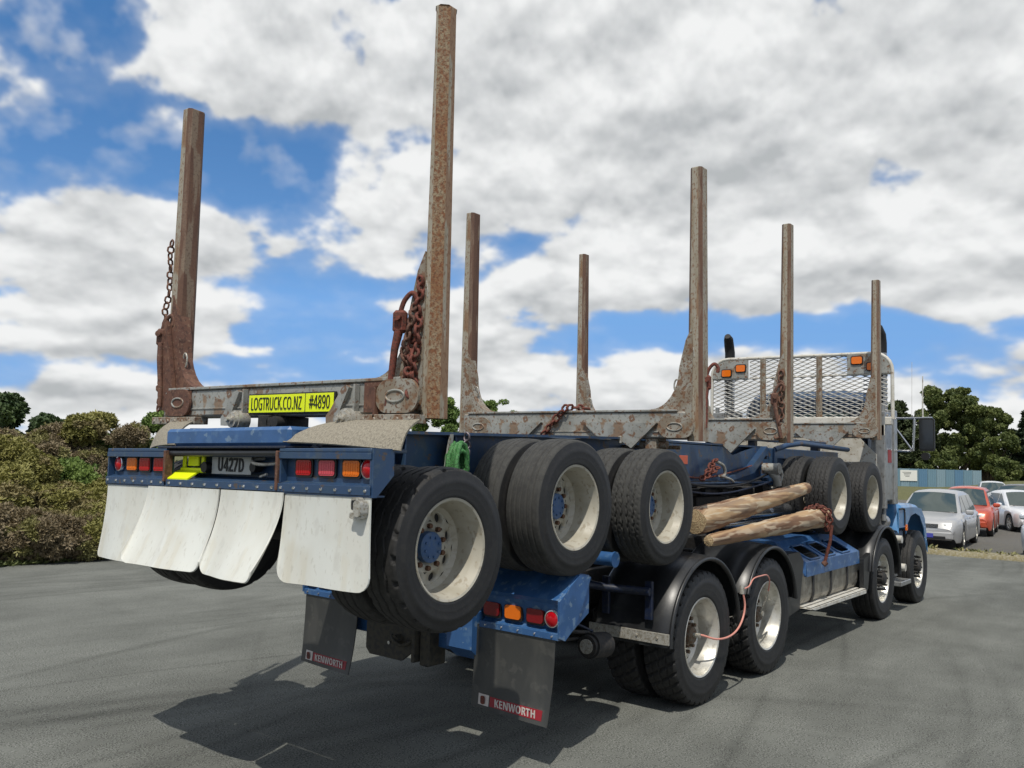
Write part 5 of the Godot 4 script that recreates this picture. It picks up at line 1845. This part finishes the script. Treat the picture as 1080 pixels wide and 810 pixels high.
	for j in ny:
		var y := 2.545 + j * dy
		for i in 36:
			var z := -1.24 + i * dz
			if z + dz > 1.25: continue
			if y > 3.12 and (z < -0.72 or z > 0.68): continue
			if absf(z) > 1.02 and y > 3.14: continue
			var up := (i + j) % 2 == 0
			bar(Vector3(hx - 0.008, y + (0.002 if up else dy - 0.004), z), Vector3(hx + 0.008, y + (dy - 0.004 if up else 0.002), z + dz), 0.006, 0.013, Vector3(0.5, 0.85, 0), 0.0)
	obj("expanded_mesh", M.mesh_grey, hb).set_meta("kind", "stuff")
	for s in [1.0, -1.0]:
		var poly := [Vector2(s * 0.70, 3.13), Vector2(s * 1.255, 3.13), Vector2(s * 1.25, 3.2)]
		for i in 6:
			var a := PI / 2 * i / 5.0
			poly.append(Vector2(s * (1.02 + cos(a) * 0.23), 3.165 + sin(a) * 0.225))
		poly.append(Vector2(s * 0.70, 3.39))
		begin()
		prism(poly, ZY, Vector3(hx - 0.012, 0, 0), 0.012)
		var pl := obj("lamp_plate", M.steel, hb)
		for l in [[0.83, 3.31], [1.03, 3.22]] if s > 0 else [[1.03, 3.205], [0.81, 3.27]]:
			begin()
			X = Transform3D(ZY, Vector3(hx - 0.024, l[1], s * l[0]))
			prism(round_rect(0.135, 0.095, 0.02), XY, Vector3.ZERO, 0.022)
			obj("marker_lamp", M.lens_amber, pl)
			begin()
			X = Transform3D(ZY, Vector3(hx - 0.0235, l[1], s * l[0]))
			prism(round_rect(0.165, 0.122, 0.028), XY, Vector3.ZERO, 0.010)
			obj("lamp_bezel", M.black, pl)
	begin()
	span(9.02, 9.14, 2.44, 2.545, -1.27, 1.27, 0.01)
	span(9.0, 9.02, 2.3, 2.44, -1.2, 1.2, 0.004)
	obj("headboard_base", M.white_paint, t)
	begin()
	prism([Vector2(-1.15, 1.5), Vector2(1.1, 1.5), Vector2(1.1, 2.05), Vector2(1.0, 2.15), Vector2(0.86, 2.299), Vector2(-1.15, 2.299)], ZY, Vector3(9.0, 0, 0), 0.02)
	obj("headboard_panel", M.white_paint, t)
	# the truck's own bunks
	bunk(t, 5.503, 2.12, 2.33, 0.2, M.steel, M.steel_rusty, M.post_brown, M.post_brown, false)
	bunk(t, 8.611, 2.25, 2.44, 0.2, M.steel, M.steel_rusty, M.post_brown, M.post_brown, false)
	for s in [1.0, -1.0]:
		begin()
		prism([Vector2(s * 0.2, 2.33), Vector2(s * 0.90, 2.33), Vector2(s * 0.66, 2.1), Vector2(s * 0.58, 2.16), Vector2(s * 0.3, 2.25)], ZY, Vector3(8.50, 0, 0), 0.03)
		obj("saddle_bracket", M.steel, t)
		begin()
		prism([Vector2(s * 0.2, 2.24), Vector2(s * 0.93, 2.23), Vector2(s * 0.68, 1.99), Vector2(s * 0.60, 2.06), Vector2(s * 0.3, 2.13)], ZY, Vector3(5.40, 0, 0), 0.03)
		obj("saddle_bracket", M.steel, t)
		begin()
		span(5.45, 5.56, 1.0, 2.12, s * 0.38, s * 0.48, 0.01)
		span(8.56, 8.67, 1.0, 2.25, s * 0.38, s * 0.48, 0.01)
		obj("bunk_post", M.blue_dark, t)
	begin()
	span(5.4, 8.7, 2.075, 2.12, -0.62, -0.5, 0.006)
	span(5.7, 8.5, 2.14, 2.19, 0.5, 0.62, 0.006)
	obj("deck_rail", M.navy, t)
	# mirror on its arms, aerials
	for s in [1.0, -1.0]:
		begin()
		tube([Vector3(9.7, 2.56, s * 1.1), Vector3(9.7, 2.565, s * 1.62)], 0.013, 8)
		tube(curve([Vector3(9.7, 2.12, s * 1.1), Vector3(9.7, 2.12, s * 1.34), Vector3(9.7, 2.15, s * 1.38)]), 0.013, 8)
		tube([Vector3(9.68, 2.45, s * 1.15), Vector3(9.7, 2.14, s * 1.36)], 0.011, 8)
		tube([Vector3(9.7, 2.56, s * 1.40), Vector3(9.7, 2.12, s * 1.38)], 0.016, 8)
		var arm := obj("mirror_arm", M.chrome, t)
		begin()
		X = Transform3D(ZY, Vector3(9.74, 2.34, s * 1.55))
		prism(round_rect(0.19, 0.44, 0.03), XY, Vector3.ZERO, 0.05)
		prism(round_rect(0.11, 0.1, 0.05), XY, Vector3(-0.02, -0.29, 0), 0.05)
		var head := obj("mirror_head", M.black, arm)
		begin()
		X = Transform3D(ZY, Vector3(9.689, 2.34, s * 1.55))
		prism(round_rect(0.165, 0.40, 0.025), XY, Vector3.ZERO, 0.003)
		obj("mirror_glass", M.mirror, head)
	begin()
	tube([Vector3(9.72, 2.57, 1.50), Vector3(9.72, 2.8, 1.50)], 0.010, 8)
	tube([Vector3(9.72, 2.8, 1.50), Vector3(9.72, 3.13, 1.505)], 0.007, 8)
	tube([Vector3(9.9, 2.57, 1.32), Vector3(9.9, 3.35, 1.33)], 0.0025, 6)
	obj("aerial", M.white_paint, t)
	return t

# ---------------------------------------------------------------- chains, binders, poles
func chain_mesh(path: Array, pitch: float, r: float) -> void:   # links along a path, each turned a quarter from the last
	var total := 0.0
	for i in path.size() - 1:
		total += path[i].distance_to(path[i + 1])
	var n := int(total / pitch)
	var keep := X
	for k in n:
		var want := (k + 0.5) * pitch
		var i := 0
		while i < path.size() - 2 and want > path[i].distance_to(path[i + 1]):
			want -= path[i].distance_to(path[i + 1])
			i += 1
		var f: Vector3 = (path[i + 1] - path[i]).normalized()
		var p: Vector3 = path[i] + f * want
		var up := Vector3.RIGHT if absf(f.x) < 0.8 else Vector3.UP
		var s := f.cross(up).normalized()
		var b := Basis(f, s, f.cross(s)).rotated(f, PI / 2 * (k % 2) + 0.35 * sin(k * 1.7))
		X = keep * Transform3D(b, p)
		var loop := []
		var a := pitch * 0.42
		var w := pitch * 0.42
		for q in [[-a, w * 0.6], [-a * 0.6, w], [a * 0.6, w], [a, w * 0.6], [a * 1.45, 0], [a, -w * 0.6], [a * 0.6, -w], [-a * 0.6, -w], [-a, -w * 0.6], [-a * 1.45, 0]]:
			loop.append(Vector3(q[0], q[1], 0))
		tube(loop, r, 5, true)
	X = keep

func chain(label: String, path: Array, pitch: float, r: float, mat: Material, group := "chains hung on the truck and trailer") -> Node3D:
	base_at = path[0]
	var o := thing("log_chain", label, "chain", base_at, 0.0, group)
	begin()
	chain_mesh(path, pitch, r)
	obj("links", mat, o).set_meta("kind", "stuff")
	return o

func wobble(a: Vector3, b: Vector3, n: int, amp: float, sd: int) -> Array:
	var rng := RandomNumberGenerator.new()
	rng.seed = sd
	var out := []
	for i in n + 1:
		out.append(a.lerp(b, float(i) / n) + Vector3(rng.randf_range(-amp, amp), 0, rng.randf_range(-amp, amp)))
	return out

func binder(label: String, a: Vector3, b: Vector3, mat: Material) -> void:   # a lever load binder with hooks
	base_at = b
	var o := thing("chain_binder", label, "load binder", base_at, 0.0, "lever binders on the stanchions")
	begin()
	tube([a, a.lerp(b, 0.3) + Vector3(-0.01, 0, 0), a.lerp(b, 0.7), b], [0.026, 0.02, 0.017, 0.014], 10)
	obj("lever", mat, o)
	begin()
	X = Transform3D(Basis(Vector3(0, 1, 0), 0.4), a)
	box(Vector3(0, 0.02, 0.0), Vector3(0.05, 0.12, 0.075), 0.015)
	cyl(Vector3(-0.05, 0.04, 0), Vector3(0.05, 0.04, 0), 0.02, 10)
	tube(curve([Vector3(0, 0.07, 0), Vector3(0, 0.13, 0.02), Vector3(0, 0.17, 0.06), Vector3(0, 0.14, 0.09), Vector3(0, 0.1, 0.085)]), 0.014, 8)
	obj("jaw", mat, o)

func make_fittings() -> void:
	# right rear stanchion: a bunch of chain and a red lever
	chain("rusty chain bunched down the rear face of the tall right rear stanchion", wobble(Vector3(0.37, 2.80, 1.19), Vector3(0.345, 2.15, 1.16), 9, 0.018, 1), 0.040, 0.0095, M.rust_red)
	chain("second rusty chain looped low on the tall right rear stanchion, beside the red lever", wobble(Vector3(0.355, 2.66, 1.15), Vector3(0.34, 2.12, 1.11), 8, 0.022, 2), 0.040, 0.0095, M.rust)
	chain("third rusty chain hanging by the inner edge of the tall right rear stanchion", wobble(Vector3(0.35, 2.50, 1.12), Vector3(0.335, 2.14, 1.18), 7, 0.025, 6), 0.040, 0.009, M.rust_red)
	binder("red lever binder leaning inside the tall right rear stanchion", Vector3(0.345, 2.55, 1.07), Vector3(0.32, 2.13, 1.02), M.rust_red)
	chain("thin rusty chain hanging down the outer side of the left rear stanchion", wobble(Vector3(0.41, 3.34, -1.315), Vector3(0.38, 2.12, -1.30), 12, 0.010, 3), 0.045, 0.007, M.rust)
	binder("brown lever arm at the foot of the left rear stanchion", Vector3(0.35, 2.62, -1.26), Vector3(0.33, 2.16, -1.20), M.rust)
	binder("rusty lever binder on the outer side of the second right stanchion", Vector3(3.55, 2.50, 1.275), Vector3(3.52, 2.16, 1.285), M.rust_red)
	chain("rusty chain heaped down the face of the third right stanchion, before the headboard", wobble(Vector3(5.40, 2.80, 1.19), Vector3(5.38, 2.13, 1.16), 8, 0.03, 4), 0.055, 0.0095, M.rust)
	binder("brown lever binder on the third right stanchion, before the mesh headboard", Vector3(5.37, 2.50, 1.13), Vector3(5.36, 2.14, 1.20), M.rust)
	chain("rusty chain draped over the second bolster beam and down to the blue rail", [Vector3(3.62, 2.33, 0.12), Vector3(3.5, 2.335, 0.08), Vector3(3.37, 2.325, 0.04), Vector3(3.36, 2.2, -0.08), Vector3(3.36, 2.06, -0.22)], 0.06, 0.011, M.rust_red)
	chain("grey chain hanging on the blue rail between the rear wheels", [Vector3(1.42, 2.03, 0.615), Vector3(1.42, 1.9, 0.62), Vector3(1.43, 1.72, 0.62)], 0.05, 0.008, M.chain_grey)
	# green strap bundle beside it
	base_at = Vector3(1.28, 1.75, 0.6)
	var g := thing("strap_bundle", "bundle of green webbing hung on the blue rail behind the rear tyre", "strap", base_at)
	begin()
	var rng := RandomNumberGenerator.new()
	rng.seed = 4
	for i in 9:
		var loop := []
		var c := Vector3(1.30 + rng.randf_range(-0.03, 0.03), 1.83 + rng.randf_range(-0.03, 0.03), 0.58 + i * 0.012)
		for k in 12:
			var a := TAU * k / 12
			loop.append(c + Vector3(cos(a) * 0.05, sin(a) * 0.11, rng.randf_range(-0.01, 0.01)))
		tube(loop, 0.016, 6, true)
	obj("webbing", M.green, g).set_meta("kind", "stuff")
	begin()
	prism([Vector2(1.24, 1.8), Vector2(1.30, 1.8), Vector2(1.31, 2.02), Vector2(1.28, 2.02)], XY, Vector3(0, 0, 0.59), 0.012)
	obj("hanger", M.steel, g)
	# the hook tangle on the blue side plate
	base_at = Vector3(4.9, 1.72, 0.66)
	var h := thing("hook_bunch", "rusty hooks and shackles bunched on the blue side plate, by the orange reflector", "hook", base_at)
	begin()
	chain_mesh([Vector3(4.75, 1.72, 0.66), Vector3(4.85, 1.80, 0.68), Vector3(5.0, 1.88, 0.66), Vector3(5.12, 1.92, 0.64)], 0.06, 0.011)
	chain_mesh([Vector3(4.8, 1.74, 0.69), Vector3(5.0, 1.83, 0.70), Vector3(5.1, 1.86, 0.68)], 0.055, 0.010)
	obj("chain_links", M.rust_red, h).set_meta("kind", "stuff")
	begin()
	tube(curve([Vector3(5.1, 1.9, 0.64), Vector3(5.2, 1.86, 0.68), Vector3(5.24, 1.78, 0.68), Vector3(5.18, 1.74, 0.67)]), 0.016, 8)
	tube(curve([Vector3(5.12, 1.76, 0.68), Vector3(5.3, 1.73, 0.7), Vector3(5.4, 1.70, 0.7)]), 0.014, 8)
	obj("hook", M.steel, h)
	# poles lying along the right side
	pole("thick weathered timber pole slanting up along the truck's right side", Vector3(3.72, 1.40, 1.10), Vector3(6.36, 1.648, 1.10), 0.118, 0.06, 11)
	pole("lower timber pole with a chain round its front end", Vector3(3.74, 1.256, 1.215), Vector3(6.56, 1.345, 1.20), 0.05, 0.108, 12)
	chain("rusty chain wound round the front end of the lower timber pole", [Vector3(6.18, 1.44, 1.17), Vector3(6.3, 1.46, 1.2), Vector3(6.4, 1.465, 1.24), Vector3(6.45, 1.40, 1.315), Vector3(6.44, 1.30, 1.325), Vector3(6.42, 1.23, 1.29), Vector3(6.36, 1.25, 1.315), Vector3(6.34, 1.38, 1.315), Vector3(6.32, 1.445, 1.25), Vector3(6.2, 1.45, 1.2), Vector3(6.05, 1.43, 1.18)], 0.05, 0.0095, M.rust_red)
	base_at = Vector3(6.44, 0.86, 1.28)
	var st := thing("tie_bar", "rusty tie bar hanging from the lower pole down to the blue tank cover", "tie bar", base_at)
	begin()
	tube([Vector3(6.44, 1.27, 1.335), Vector3(6.43, 1.1, 1.32), Vector3(6.43, 0.87, 1.26)], 0.017, 8)
	obj("rod", M.rust_red, st)
	begin()
	cyl(Vector3(6.42, 0.855, 1.25), Vector3(6.44, 0.885, 1.275), 0.03, 8)
	obj("rod_foot", M.rust, st)

func pole(label: String, a: Vector3, b: Vector3, r0: float, r1: float, sd: int) -> void:
	base_at = a
	var o := thing("timber_pole", label, "pole", base_at, 0.0, "timber poles along the right side")
	var n := 40
	var m := 24
	var bump := FastNoiseLite.new()
	bump.seed = sd
	bump.frequency = 2.2
	var f := (b - a).normalized()
	var s := f.cross(Vector3.UP).normalized()
	var u := s.cross(f)
	var rings := []
	for i in n + 1:
		var q := float(i) / n
		var ring := []
		var r := lerpf(r0, r1, q)
		if i == 0: r *= 0.86
		if i == n: r *= 0.9
		for k in m:
			var t := TAU * k / m
			var d := s * cos(t) + u * sin(t)
			var c := a.lerp(b, q)
			var rr := r * (1.0 + 0.12 * bump.get_noise_3d(q * 3.0, cos(t) * 0.9, sin(t) * 0.9) + 0.035 * bump.get_noise_3d(q * 9.0 + 7.0, cos(t) * 1.6, sin(t) * 1.6) + 0.05 * bump.get_noise_3d(q * 3, cos(t) * 5, sin(t) * 5))
			ring.append(c + d * rr)
		rings.append(ring)
	begin()
	smooth()
	for i in n:
		for k in m:
			quad(rings[i][k], rings[i][(k + 1) % m], rings[i + 1][(k + 1) % m], rings[i + 1][k], a.lerp(b, (i + 0.5) / n))
	obj("pole_shaft", M.wood, o)
	begin()
	flat()
	for e in [[0, a - f * 0.012], [n, b + f * 0.012]]:
		for k in m:
			tri(rings[e[0]][k], rings[e[0]][(k + 1) % m], e[1], a.lerp(b, 0.5))
	obj("sawn_end", M.wood_cut, o)

# ---------------------------------------------------------------- cars
func car(label: String, at: Vector3, turn: float, L: float, W: float, H: float, style: String, paint: Color, plate := false) -> void:
	# local: x from nose (0) to tail (L), y up, z across
	base_at = Vector3.ZERO
	var o := thing("parked_car", label, "car", at, turn, "cars parked in the lot")
	var body := plain(paint, 0.22)
	body.metallic = 0.25
	body.clearcoat_enabled = true
	var belt := H * 0.60
	var ws := L * (0.25 if style != "sedan" else 0.27)      # windscreen base
	var rf := ws + L * 0.19                                  # roof front
	var rr := L * (0.90 if style == "hatch" else (0.93 if style == "suv" else 0.74))
	var tail_glass := L * (0.975 if style == "hatch" else (0.985 if style == "suv" else 0.86))
	var R := H * 0.205
	var wx := [L * 0.185, L * 0.80]
	var rows := []
	var xs := []
	for i in 57:
		xs.append(L * i / 56.0)
	for x in xs:
		var f: float = x / L
		var w := W / 2 * (1.0 - 0.20 * pow(max(0.0, 1.0 - f / 0.13), 2.0) - 0.13 * pow(max(0.0, (f - 0.9) / 0.1), 2.0))
		var top: float
		if x < ws: top = lerpf(H * 0.455, belt, pow(clampf(f / (ws / L), 0, 1), 0.55))
		elif style == "sedan" and f > 0.86: top = belt * lerpf(1.02, 0.98, (f - 0.86) / 0.14)
		else: top = belt * 1.01
		if f < 0.025: top = lerpf(H * 0.36, top, f / 0.025)
		if f > 0.985: top = lerpf(top, belt * 0.9, (f - 0.985) / 0.015)
		var low := H * 0.135
		for c in wx:
			var d: float = absf(x - c)
			if d < R * 1.2: low = max(low, R + sqrt(R * R * 1.44 - d * d))
		if f < 0.02 or f > 0.985: low = H * 0.2
		var line := []
		var side := [[low, 0.955], [min(low + H * 0.05, top - 0.14), 0.985], [lerpf(low, top, 0.5), 1.0], [max(top - H * 0.1, low + 0.1), 0.985], [top - H * 0.03, 0.94], [top, 0.86], [top + H * 0.012, 0.45]]
		for p in side:
			line.append(Vector3(x, p[0], w * p[1]))
		line.append(Vector3(x, top + H * 0.018, 0))
		for k in range(side.size() - 1, -1, -1):
			line.append(Vector3(x, side[k][0], -w * side[k][1]))
		rows.append(line)
	begin()
	sheet(rows, 0.02)
	flat()
	for e in [[0, 1.0], [56, -1.0]]:
		var ln: Array = rows[e[0]]
		var c := Vector3(ln[0].x - e[1] * 0.015, H * 0.32, 0)
		for k in ln.size() - 1:
			tri(ln[k], ln[k + 1], c, c + Vector3(e[1], 0, 0))
		tri(ln[ln.size() - 1], ln[0], c, c + Vector3(e[1], 0, 0))
	# bumper bulge
	box(Vector3(0.05, H * 0.255, 0), Vector3(0.16, H * 0.15, W * 0.80), 0.05)
	obj("body", body, o)
	# greenhouse: roof and pillars
	var gw := W * 0.425
	var tw := W * 0.318
	rows = []
	for st in [[ws, 0.0], [lerpf(ws, rf, 0.5), 0.49], [lerpf(ws, rf, 0.9), 0.86], [rf + 0.08, 0.95], [lerpf(rf, rr, 0.3), 1.0], [lerpf(rf, rr, 0.55), 1.0], [lerpf(rf, rr, 0.8), 0.975], [rr, 0.9], [lerpf(rr, tail_glass, 0.5), 0.52], [tail_glass, 0.0]]:
		var y := lerpf(belt * 1.0, H - 0.03, st[1])
		var zt := lerpf(gw, tw, st[1])
		var line := []
		for p in [[gw, belt * 0.99], [zt + 0.012, y - 0.06 * st[1]], [zt - 0.05, y - 0.005], [zt * 0.5, y + 0.03 * st[1]], [0.0, y + 0.042 * st[1]], [-zt * 0.5, y + 0.03 * st[1]], [-zt + 0.05, y - 0.005], [-zt - 0.012, y - 0.06 * st[1]], [-gw, belt * 0.99]]:
			line.append(Vector3(st[0], p[1], p[0]))
		rows.append(line)
	begin()
	sheet(rows, 0.012)
	obj("roof", body, o)
	# glass, a little proud of the shell
	var gy := func(x: float, q: float, s: float) -> Vector3:
		return Vector3(x, lerpf(belt * 1.01, H - 0.10, q), s * (lerpf(gw, tw + 0.012, q * 0.93) + 0.012))
	for s in [1.0, -1.0]:
		for w in [[ws + L * 0.055, rf + 0.06, L * 0.50], [L * 0.515, L * 0.515, L * 0.72], [L * 0.735, L * 0.735, tail_glass - 0.16]]:
			if w[2] - w[0] < 0.2: continue
			if style == "sedan" and w[0] > L * 0.7: continue
			begin()
			flat()
			var x2: float = w[2]
			var x3: float = min(w[2], rr - 0.05)
			quad(gy.call(w[0], 0.06, s), gy.call(x2, 0.06, s), gy.call(x3, 0.94, s), gy.call(w[1], 0.94, s), Vector3(L / 2, H * 0.7, 0))
			obj("side_window", M.glass, o)
	for e in [["windscreen", ws, rf, -0.02, [[0.05, 0.045], [0.28, 0.27], [0.5, 0.49], [0.7, 0.66], [0.9, 0.86]]], ["rear_window", tail_glass, rr, 0.02, [[0.12, 0.125], [0.5, 0.52], [0.95, 0.86]]]]:
		begin()
		rows = []
		for q in e[4]:
			var line := []
			for k in 7:
				var g := (k - 3) / 3.0
				var zt := lerpf(gw, tw, q[1]) * 0.90
				line.append(Vector3(lerpf(e[1], e[2], q[0]) + e[3] * (1.0 + 0.9 * (1.0 - g * g)), lerpf(belt, H - 0.03, q[1]) + 0.02 + 0.042 * q[1] * (1.0 - g * g), g * zt))
			rows.append(line)
		sheet(rows, 0.008)
		obj(e[0], M.glass, o)
	for s in [1.0, -1.0]:
		begin()
		X = Transform3D(Basis(Vector3(0, 1, 0), s * 0.42), Vector3(L * 0.028, H * 0.42, s * W * 0.345))
		box(Vector3(0, 0, 0), Vector3(0.10, H * 0.085, W * 0.17), 0.035)
		obj("headlight", plain(c8(214, 216, 214), 0.12), o)
		begin()
		X = Transform3D(Basis(), Vector3(ws + L * 0.07, belt * 1.06, s * (W * 0.5 + 0.05)))
		box(Vector3.ZERO, Vector3(0.12, 0.13, 0.2), 0.04)
		obj("wing_mirror", body, o)
		begin()
		box(Vector3(L * 0.985, H * 0.5, s * W * 0.37), Vector3(0.08, H * 0.14, W * 0.14), 0.02)
		obj("tail_light", M.lens_red, o)
		for k in 2:
			begin()
			flat()
			var xx: float = L * (0.42 + 0.18 * k)
			span(xx, xx + 0.16, belt * 0.86, belt * 0.89, s * W * 0.5 - 0.012, s * W * 0.5 + 0.02, 0.006)
			obj("door_handle", body, o)
		for c in wx:
			var wn := Node3D.new()
			wn.name = "wheel"
			o.add_child(wn, true)
			wn.position = Vector3(c, R, s * (W * 0.5 - 0.12))
			if s < 0: wn.rotation.y = PI
			begin()
			lathe([Vector2(R * 0.64, 0.095), Vector2(R * 0.8, 0.105), Vector2(R * 0.95, 0.09), Vector2(R, 0.06), Vector2(R, -0.08), Vector2(R * 0.6, -0.1)], 28)
			put("tyre", finish(), M.rubber_black, wn)
			begin()
			lathe([Vector2(0.0, 0.085), Vector2(R * 0.2, 0.085), Vector2(R * 0.25, 0.07)], 20)
			for q in 7:
				var a := TAU * q / 7
				bar(Vector3(cos(a) * R * 0.2, sin(a) * R * 0.2, 0.07), Vector3(cos(a) * R * 0.62, sin(a) * R * 0.62, 0.082), R * 0.14, 0.02, Vector3(0, 0, 1))
			lathe([Vector2(R * 0.58, 0.07), Vector2(R * 0.6, 0.092), Vector2(R * 0.66, 0.095)], 28)
			put("rim", finish(), M.rim_alloy, wn)
			begin()
			lathe([Vector2(0.0, 0.03), Vector2(R * 0.62, 0.03)], 20)
			put("brake_disc", finish(), M.dark, wn)
	begin()
	span(0.3, L - 0.3, H * 0.17, H * 0.42, -W * 0.40, W * 0.40, 0.03)
	obj("underbody", M.black, o)
	begin()
	span(-0.018, 0.06, H * 0.385, H * 0.445, -W * 0.2, W * 0.2, 0.006)
	var gr := obj("grille", M.black, o)
	begin()
	box(Vector3(-0.024, H * 0.415, 0), Vector3(0.03, H * 0.045, 0.09), 0.012)
	for k in 3:
		span(-0.024, 0.0, H * (0.395 + 0.017 * k), H * (0.40 + 0.017 * k), -W * 0.19, W * 0.19, 0.001)
	obj("grille_bar", M.chrome, gr)
	begin()
	span(-0.045, 0.05, H * 0.19, H * 0.245, -W * 0.3, W * 0.3, 0.01)
	obj("bumper_intake", M.black, o)
	begin()
	box(Vector3(ws + 0.03, belt * 1.035, -W * 0.2), Vector3(0.02, 0.03, 0.26), 0.004)
	obj("paper_card", M.label_white, o)
	begin()
	span(ws * 0.985 - 0.03, ws * 0.985, belt * 1.0, belt * 1.02, -W * 0.33, W * 0.33, 0.003)
	obj("wiper", M.black, o)
	if plate:
		begin()
		span(-0.055, -0.04, H * 0.215, H * 0.285, -0.24, 0.24, 0.003)
		obj("number_plate", plain(c8(70, 74, 160), 0.4), o)

func make_lot() -> void:
	var y := -0.2      # the lot lies a little lower than the yard
	car("silver hatchback nearest to the kerb, facing the yard, behind the truck's blue fender", Vector3(21.65, y, -1.17), 0.06, 4.4, 1.74, 1.5, "hatch", c8(172, 172, 172), true)
	car("small orange hatchback parked behind the silver one", Vector3(27.7, y, -1.36), 0.1, 3.75, 1.68, 1.53, "hatch", c8(192, 76, 42))
	car("white hatchback farthest back, right above the orange car's roof", Vector3(48.7, y, -3.7), 0.2, 4.2, 1.72, 1.5, "hatch", c8(216, 218, 220))
	car("white saloon right of the farthest white hatchback, behind the black car", Vector3(42.4, y, -2.56), -0.183, 4.5, 1.76, 1.46, "sedan", c8(220, 222, 224))
	car("black estate car between the white cars at the right edge", Vector3(35.6, y, -1.41), -0.11, 4.5, 1.78, 1.55, "suv", c8(26, 28, 32))
	car("white car with its nose low beside the orange hatchback, before the black one", Vector3(31.5, y, 0.43), 0.516, 4.0, 1.7, 1.4, "sedan", c8(222, 224, 226))
	car("pale silver car cut by the right picture edge, near the kerb", Vector3(20.9, y, 1.95), 0.0, 4.3, 1.74, 1.5, "hatch", c8(188, 194, 200))
	# blue corrugated fence with a white notice, far behind the lot
	base_at = Vector3(95, 0, -19)
	var fence := thing("blue_fence", "faded blue corrugated fence with a white notice board, behind the car lot", "fence", base_at)
	var dirn := Vector3(0.62, 0, 0.79).normalized()
	var a := Vector3(90.6, 0, -21.2)
	for k in 12:
		begin()
		var p := a + dirn * (k * 0.93)
		var rows := []
		for j in 2:
			var line := []
			for i in 19:
				var off := Vector3(-0.79, 0, 0.62) * (0.02 * (1 if (i / 2) % 2 == 0 else -1))
				line.append(p + dirn * (0.92 * i / 18.0) + off + Vector3(0, -0.1 if j == 0 else 1.86, 0))
			rows.append(line)
		sheet(rows, 0.004)
		obj("panel", [M.fence_a, M.fence_b, M.fence_a, M.fence_c][k % 4], fence)
	begin()
	for k in 13:
		var p := a + dirn * (k * 0.93 - 0.005) + Vector3(0.79, 0, -0.62) * 0.06
		cyl(p, p + Vector3(0, 1.9, 0), 0.04, 8)
	obj("post", M.fence_c, fence)
	begin()
	X = Transform3D(Basis(dirn, Vector3.UP, dirn.cross(Vector3.UP)), a + dirn * 3.6 - Vector3(0.79, 0, -0.62) * 0.06 + Vector3(0, 1.15, 0))
	box(Vector3.ZERO, Vector3(1.75, 1.1, 0.03), 0.004)
	var nb := obj("notice_board", plain(c8(222, 222, 216), 0.6), fence)
	begin()
	X = Transform3D(Basis(dirn, Vector3.UP, dirn.cross(Vector3.UP)), a + dirn * 3.6 - Vector3(0.79, 0, -0.62) * 0.078 + Vector3(0, 1.15, 0))
	for k in 4:
		box(Vector3(-0.2 + 0.06 * (k % 2), 0.33 - 0.14 * k, 0), Vector3(0.9 - 0.16 * k, 0.045, 0.004), 0.0)
	obj("notice_lines", M.letter, nb)

# ---------------------------------------------------------------- build
func _ready() -> void:
	var cam := Camera3D.new()
	cam.name = "camera"
	cam.fov = 48.26
	cam.near = 0.05
	cam.far = 2000.0
	var f := Vector3(0.78325604, 0.085249, -0.61582674)
	var r := Vector3(0.61597447, 0.02770288, 0.78727886)
	var u := Vector3(-0.08417491, 0.99597448, 0.03081276)
	add_child(cam)
	cam.transform = Transform3D(Basis(r, u, -f), Vector3(-2.7645, 1.883, 4.2668))
	cam.current = true
	var env := Environment.new()
	env.background_mode = Environment.BG_SKY
	var sky := Sky.new()
	var pano := PanoramaSkyMaterial.new()
	pano.panorama = make_sky()
	sky.sky_material = pano
	env.sky = sky
	env.background_energy_multiplier = 1.06
	env.tonemap_mode = Environment.TONE_MAPPER_LINEAR
	env.tonemap_exposure = 1.0
	env.sdfgi_enabled = true
	env.ssao_enabled = true
	env.ssil_enabled = true
	var we := WorldEnvironment.new()
	we.name = "world_environment"
	we.environment = env
	add_child(we)
	var sun := DirectionalLight3D.new()
	sun.name = "sun"
	sun.light_energy = 1.12
	sun.light_color = Color(1.0, 0.975, 0.93)
	sun.light_angular_distance = 0.5
	sun.shadow_enabled = true
	add_child(sun)
	var to := Vector3(0.52, -1.0, -0.25).normalized()
	sun.look_at_from_position(-to * 50.0, Vector3.ZERO, Vector3.RIGHT)
	make_materials()
	M.fence_a = plain(c8(104, 134, 150), 0.7)
	M.fence_b = plain(c8(86, 122, 150), 0.7)
	M.fence_c = plain(c8(122, 146, 158), 0.7)
	make_ground()
	make_vegetation()
	make_wheels()
	make_truck()
	make_trailer()
	make_fittings()
	make_lot()
	for k in wheel_of:
		wheel_of[k].free()
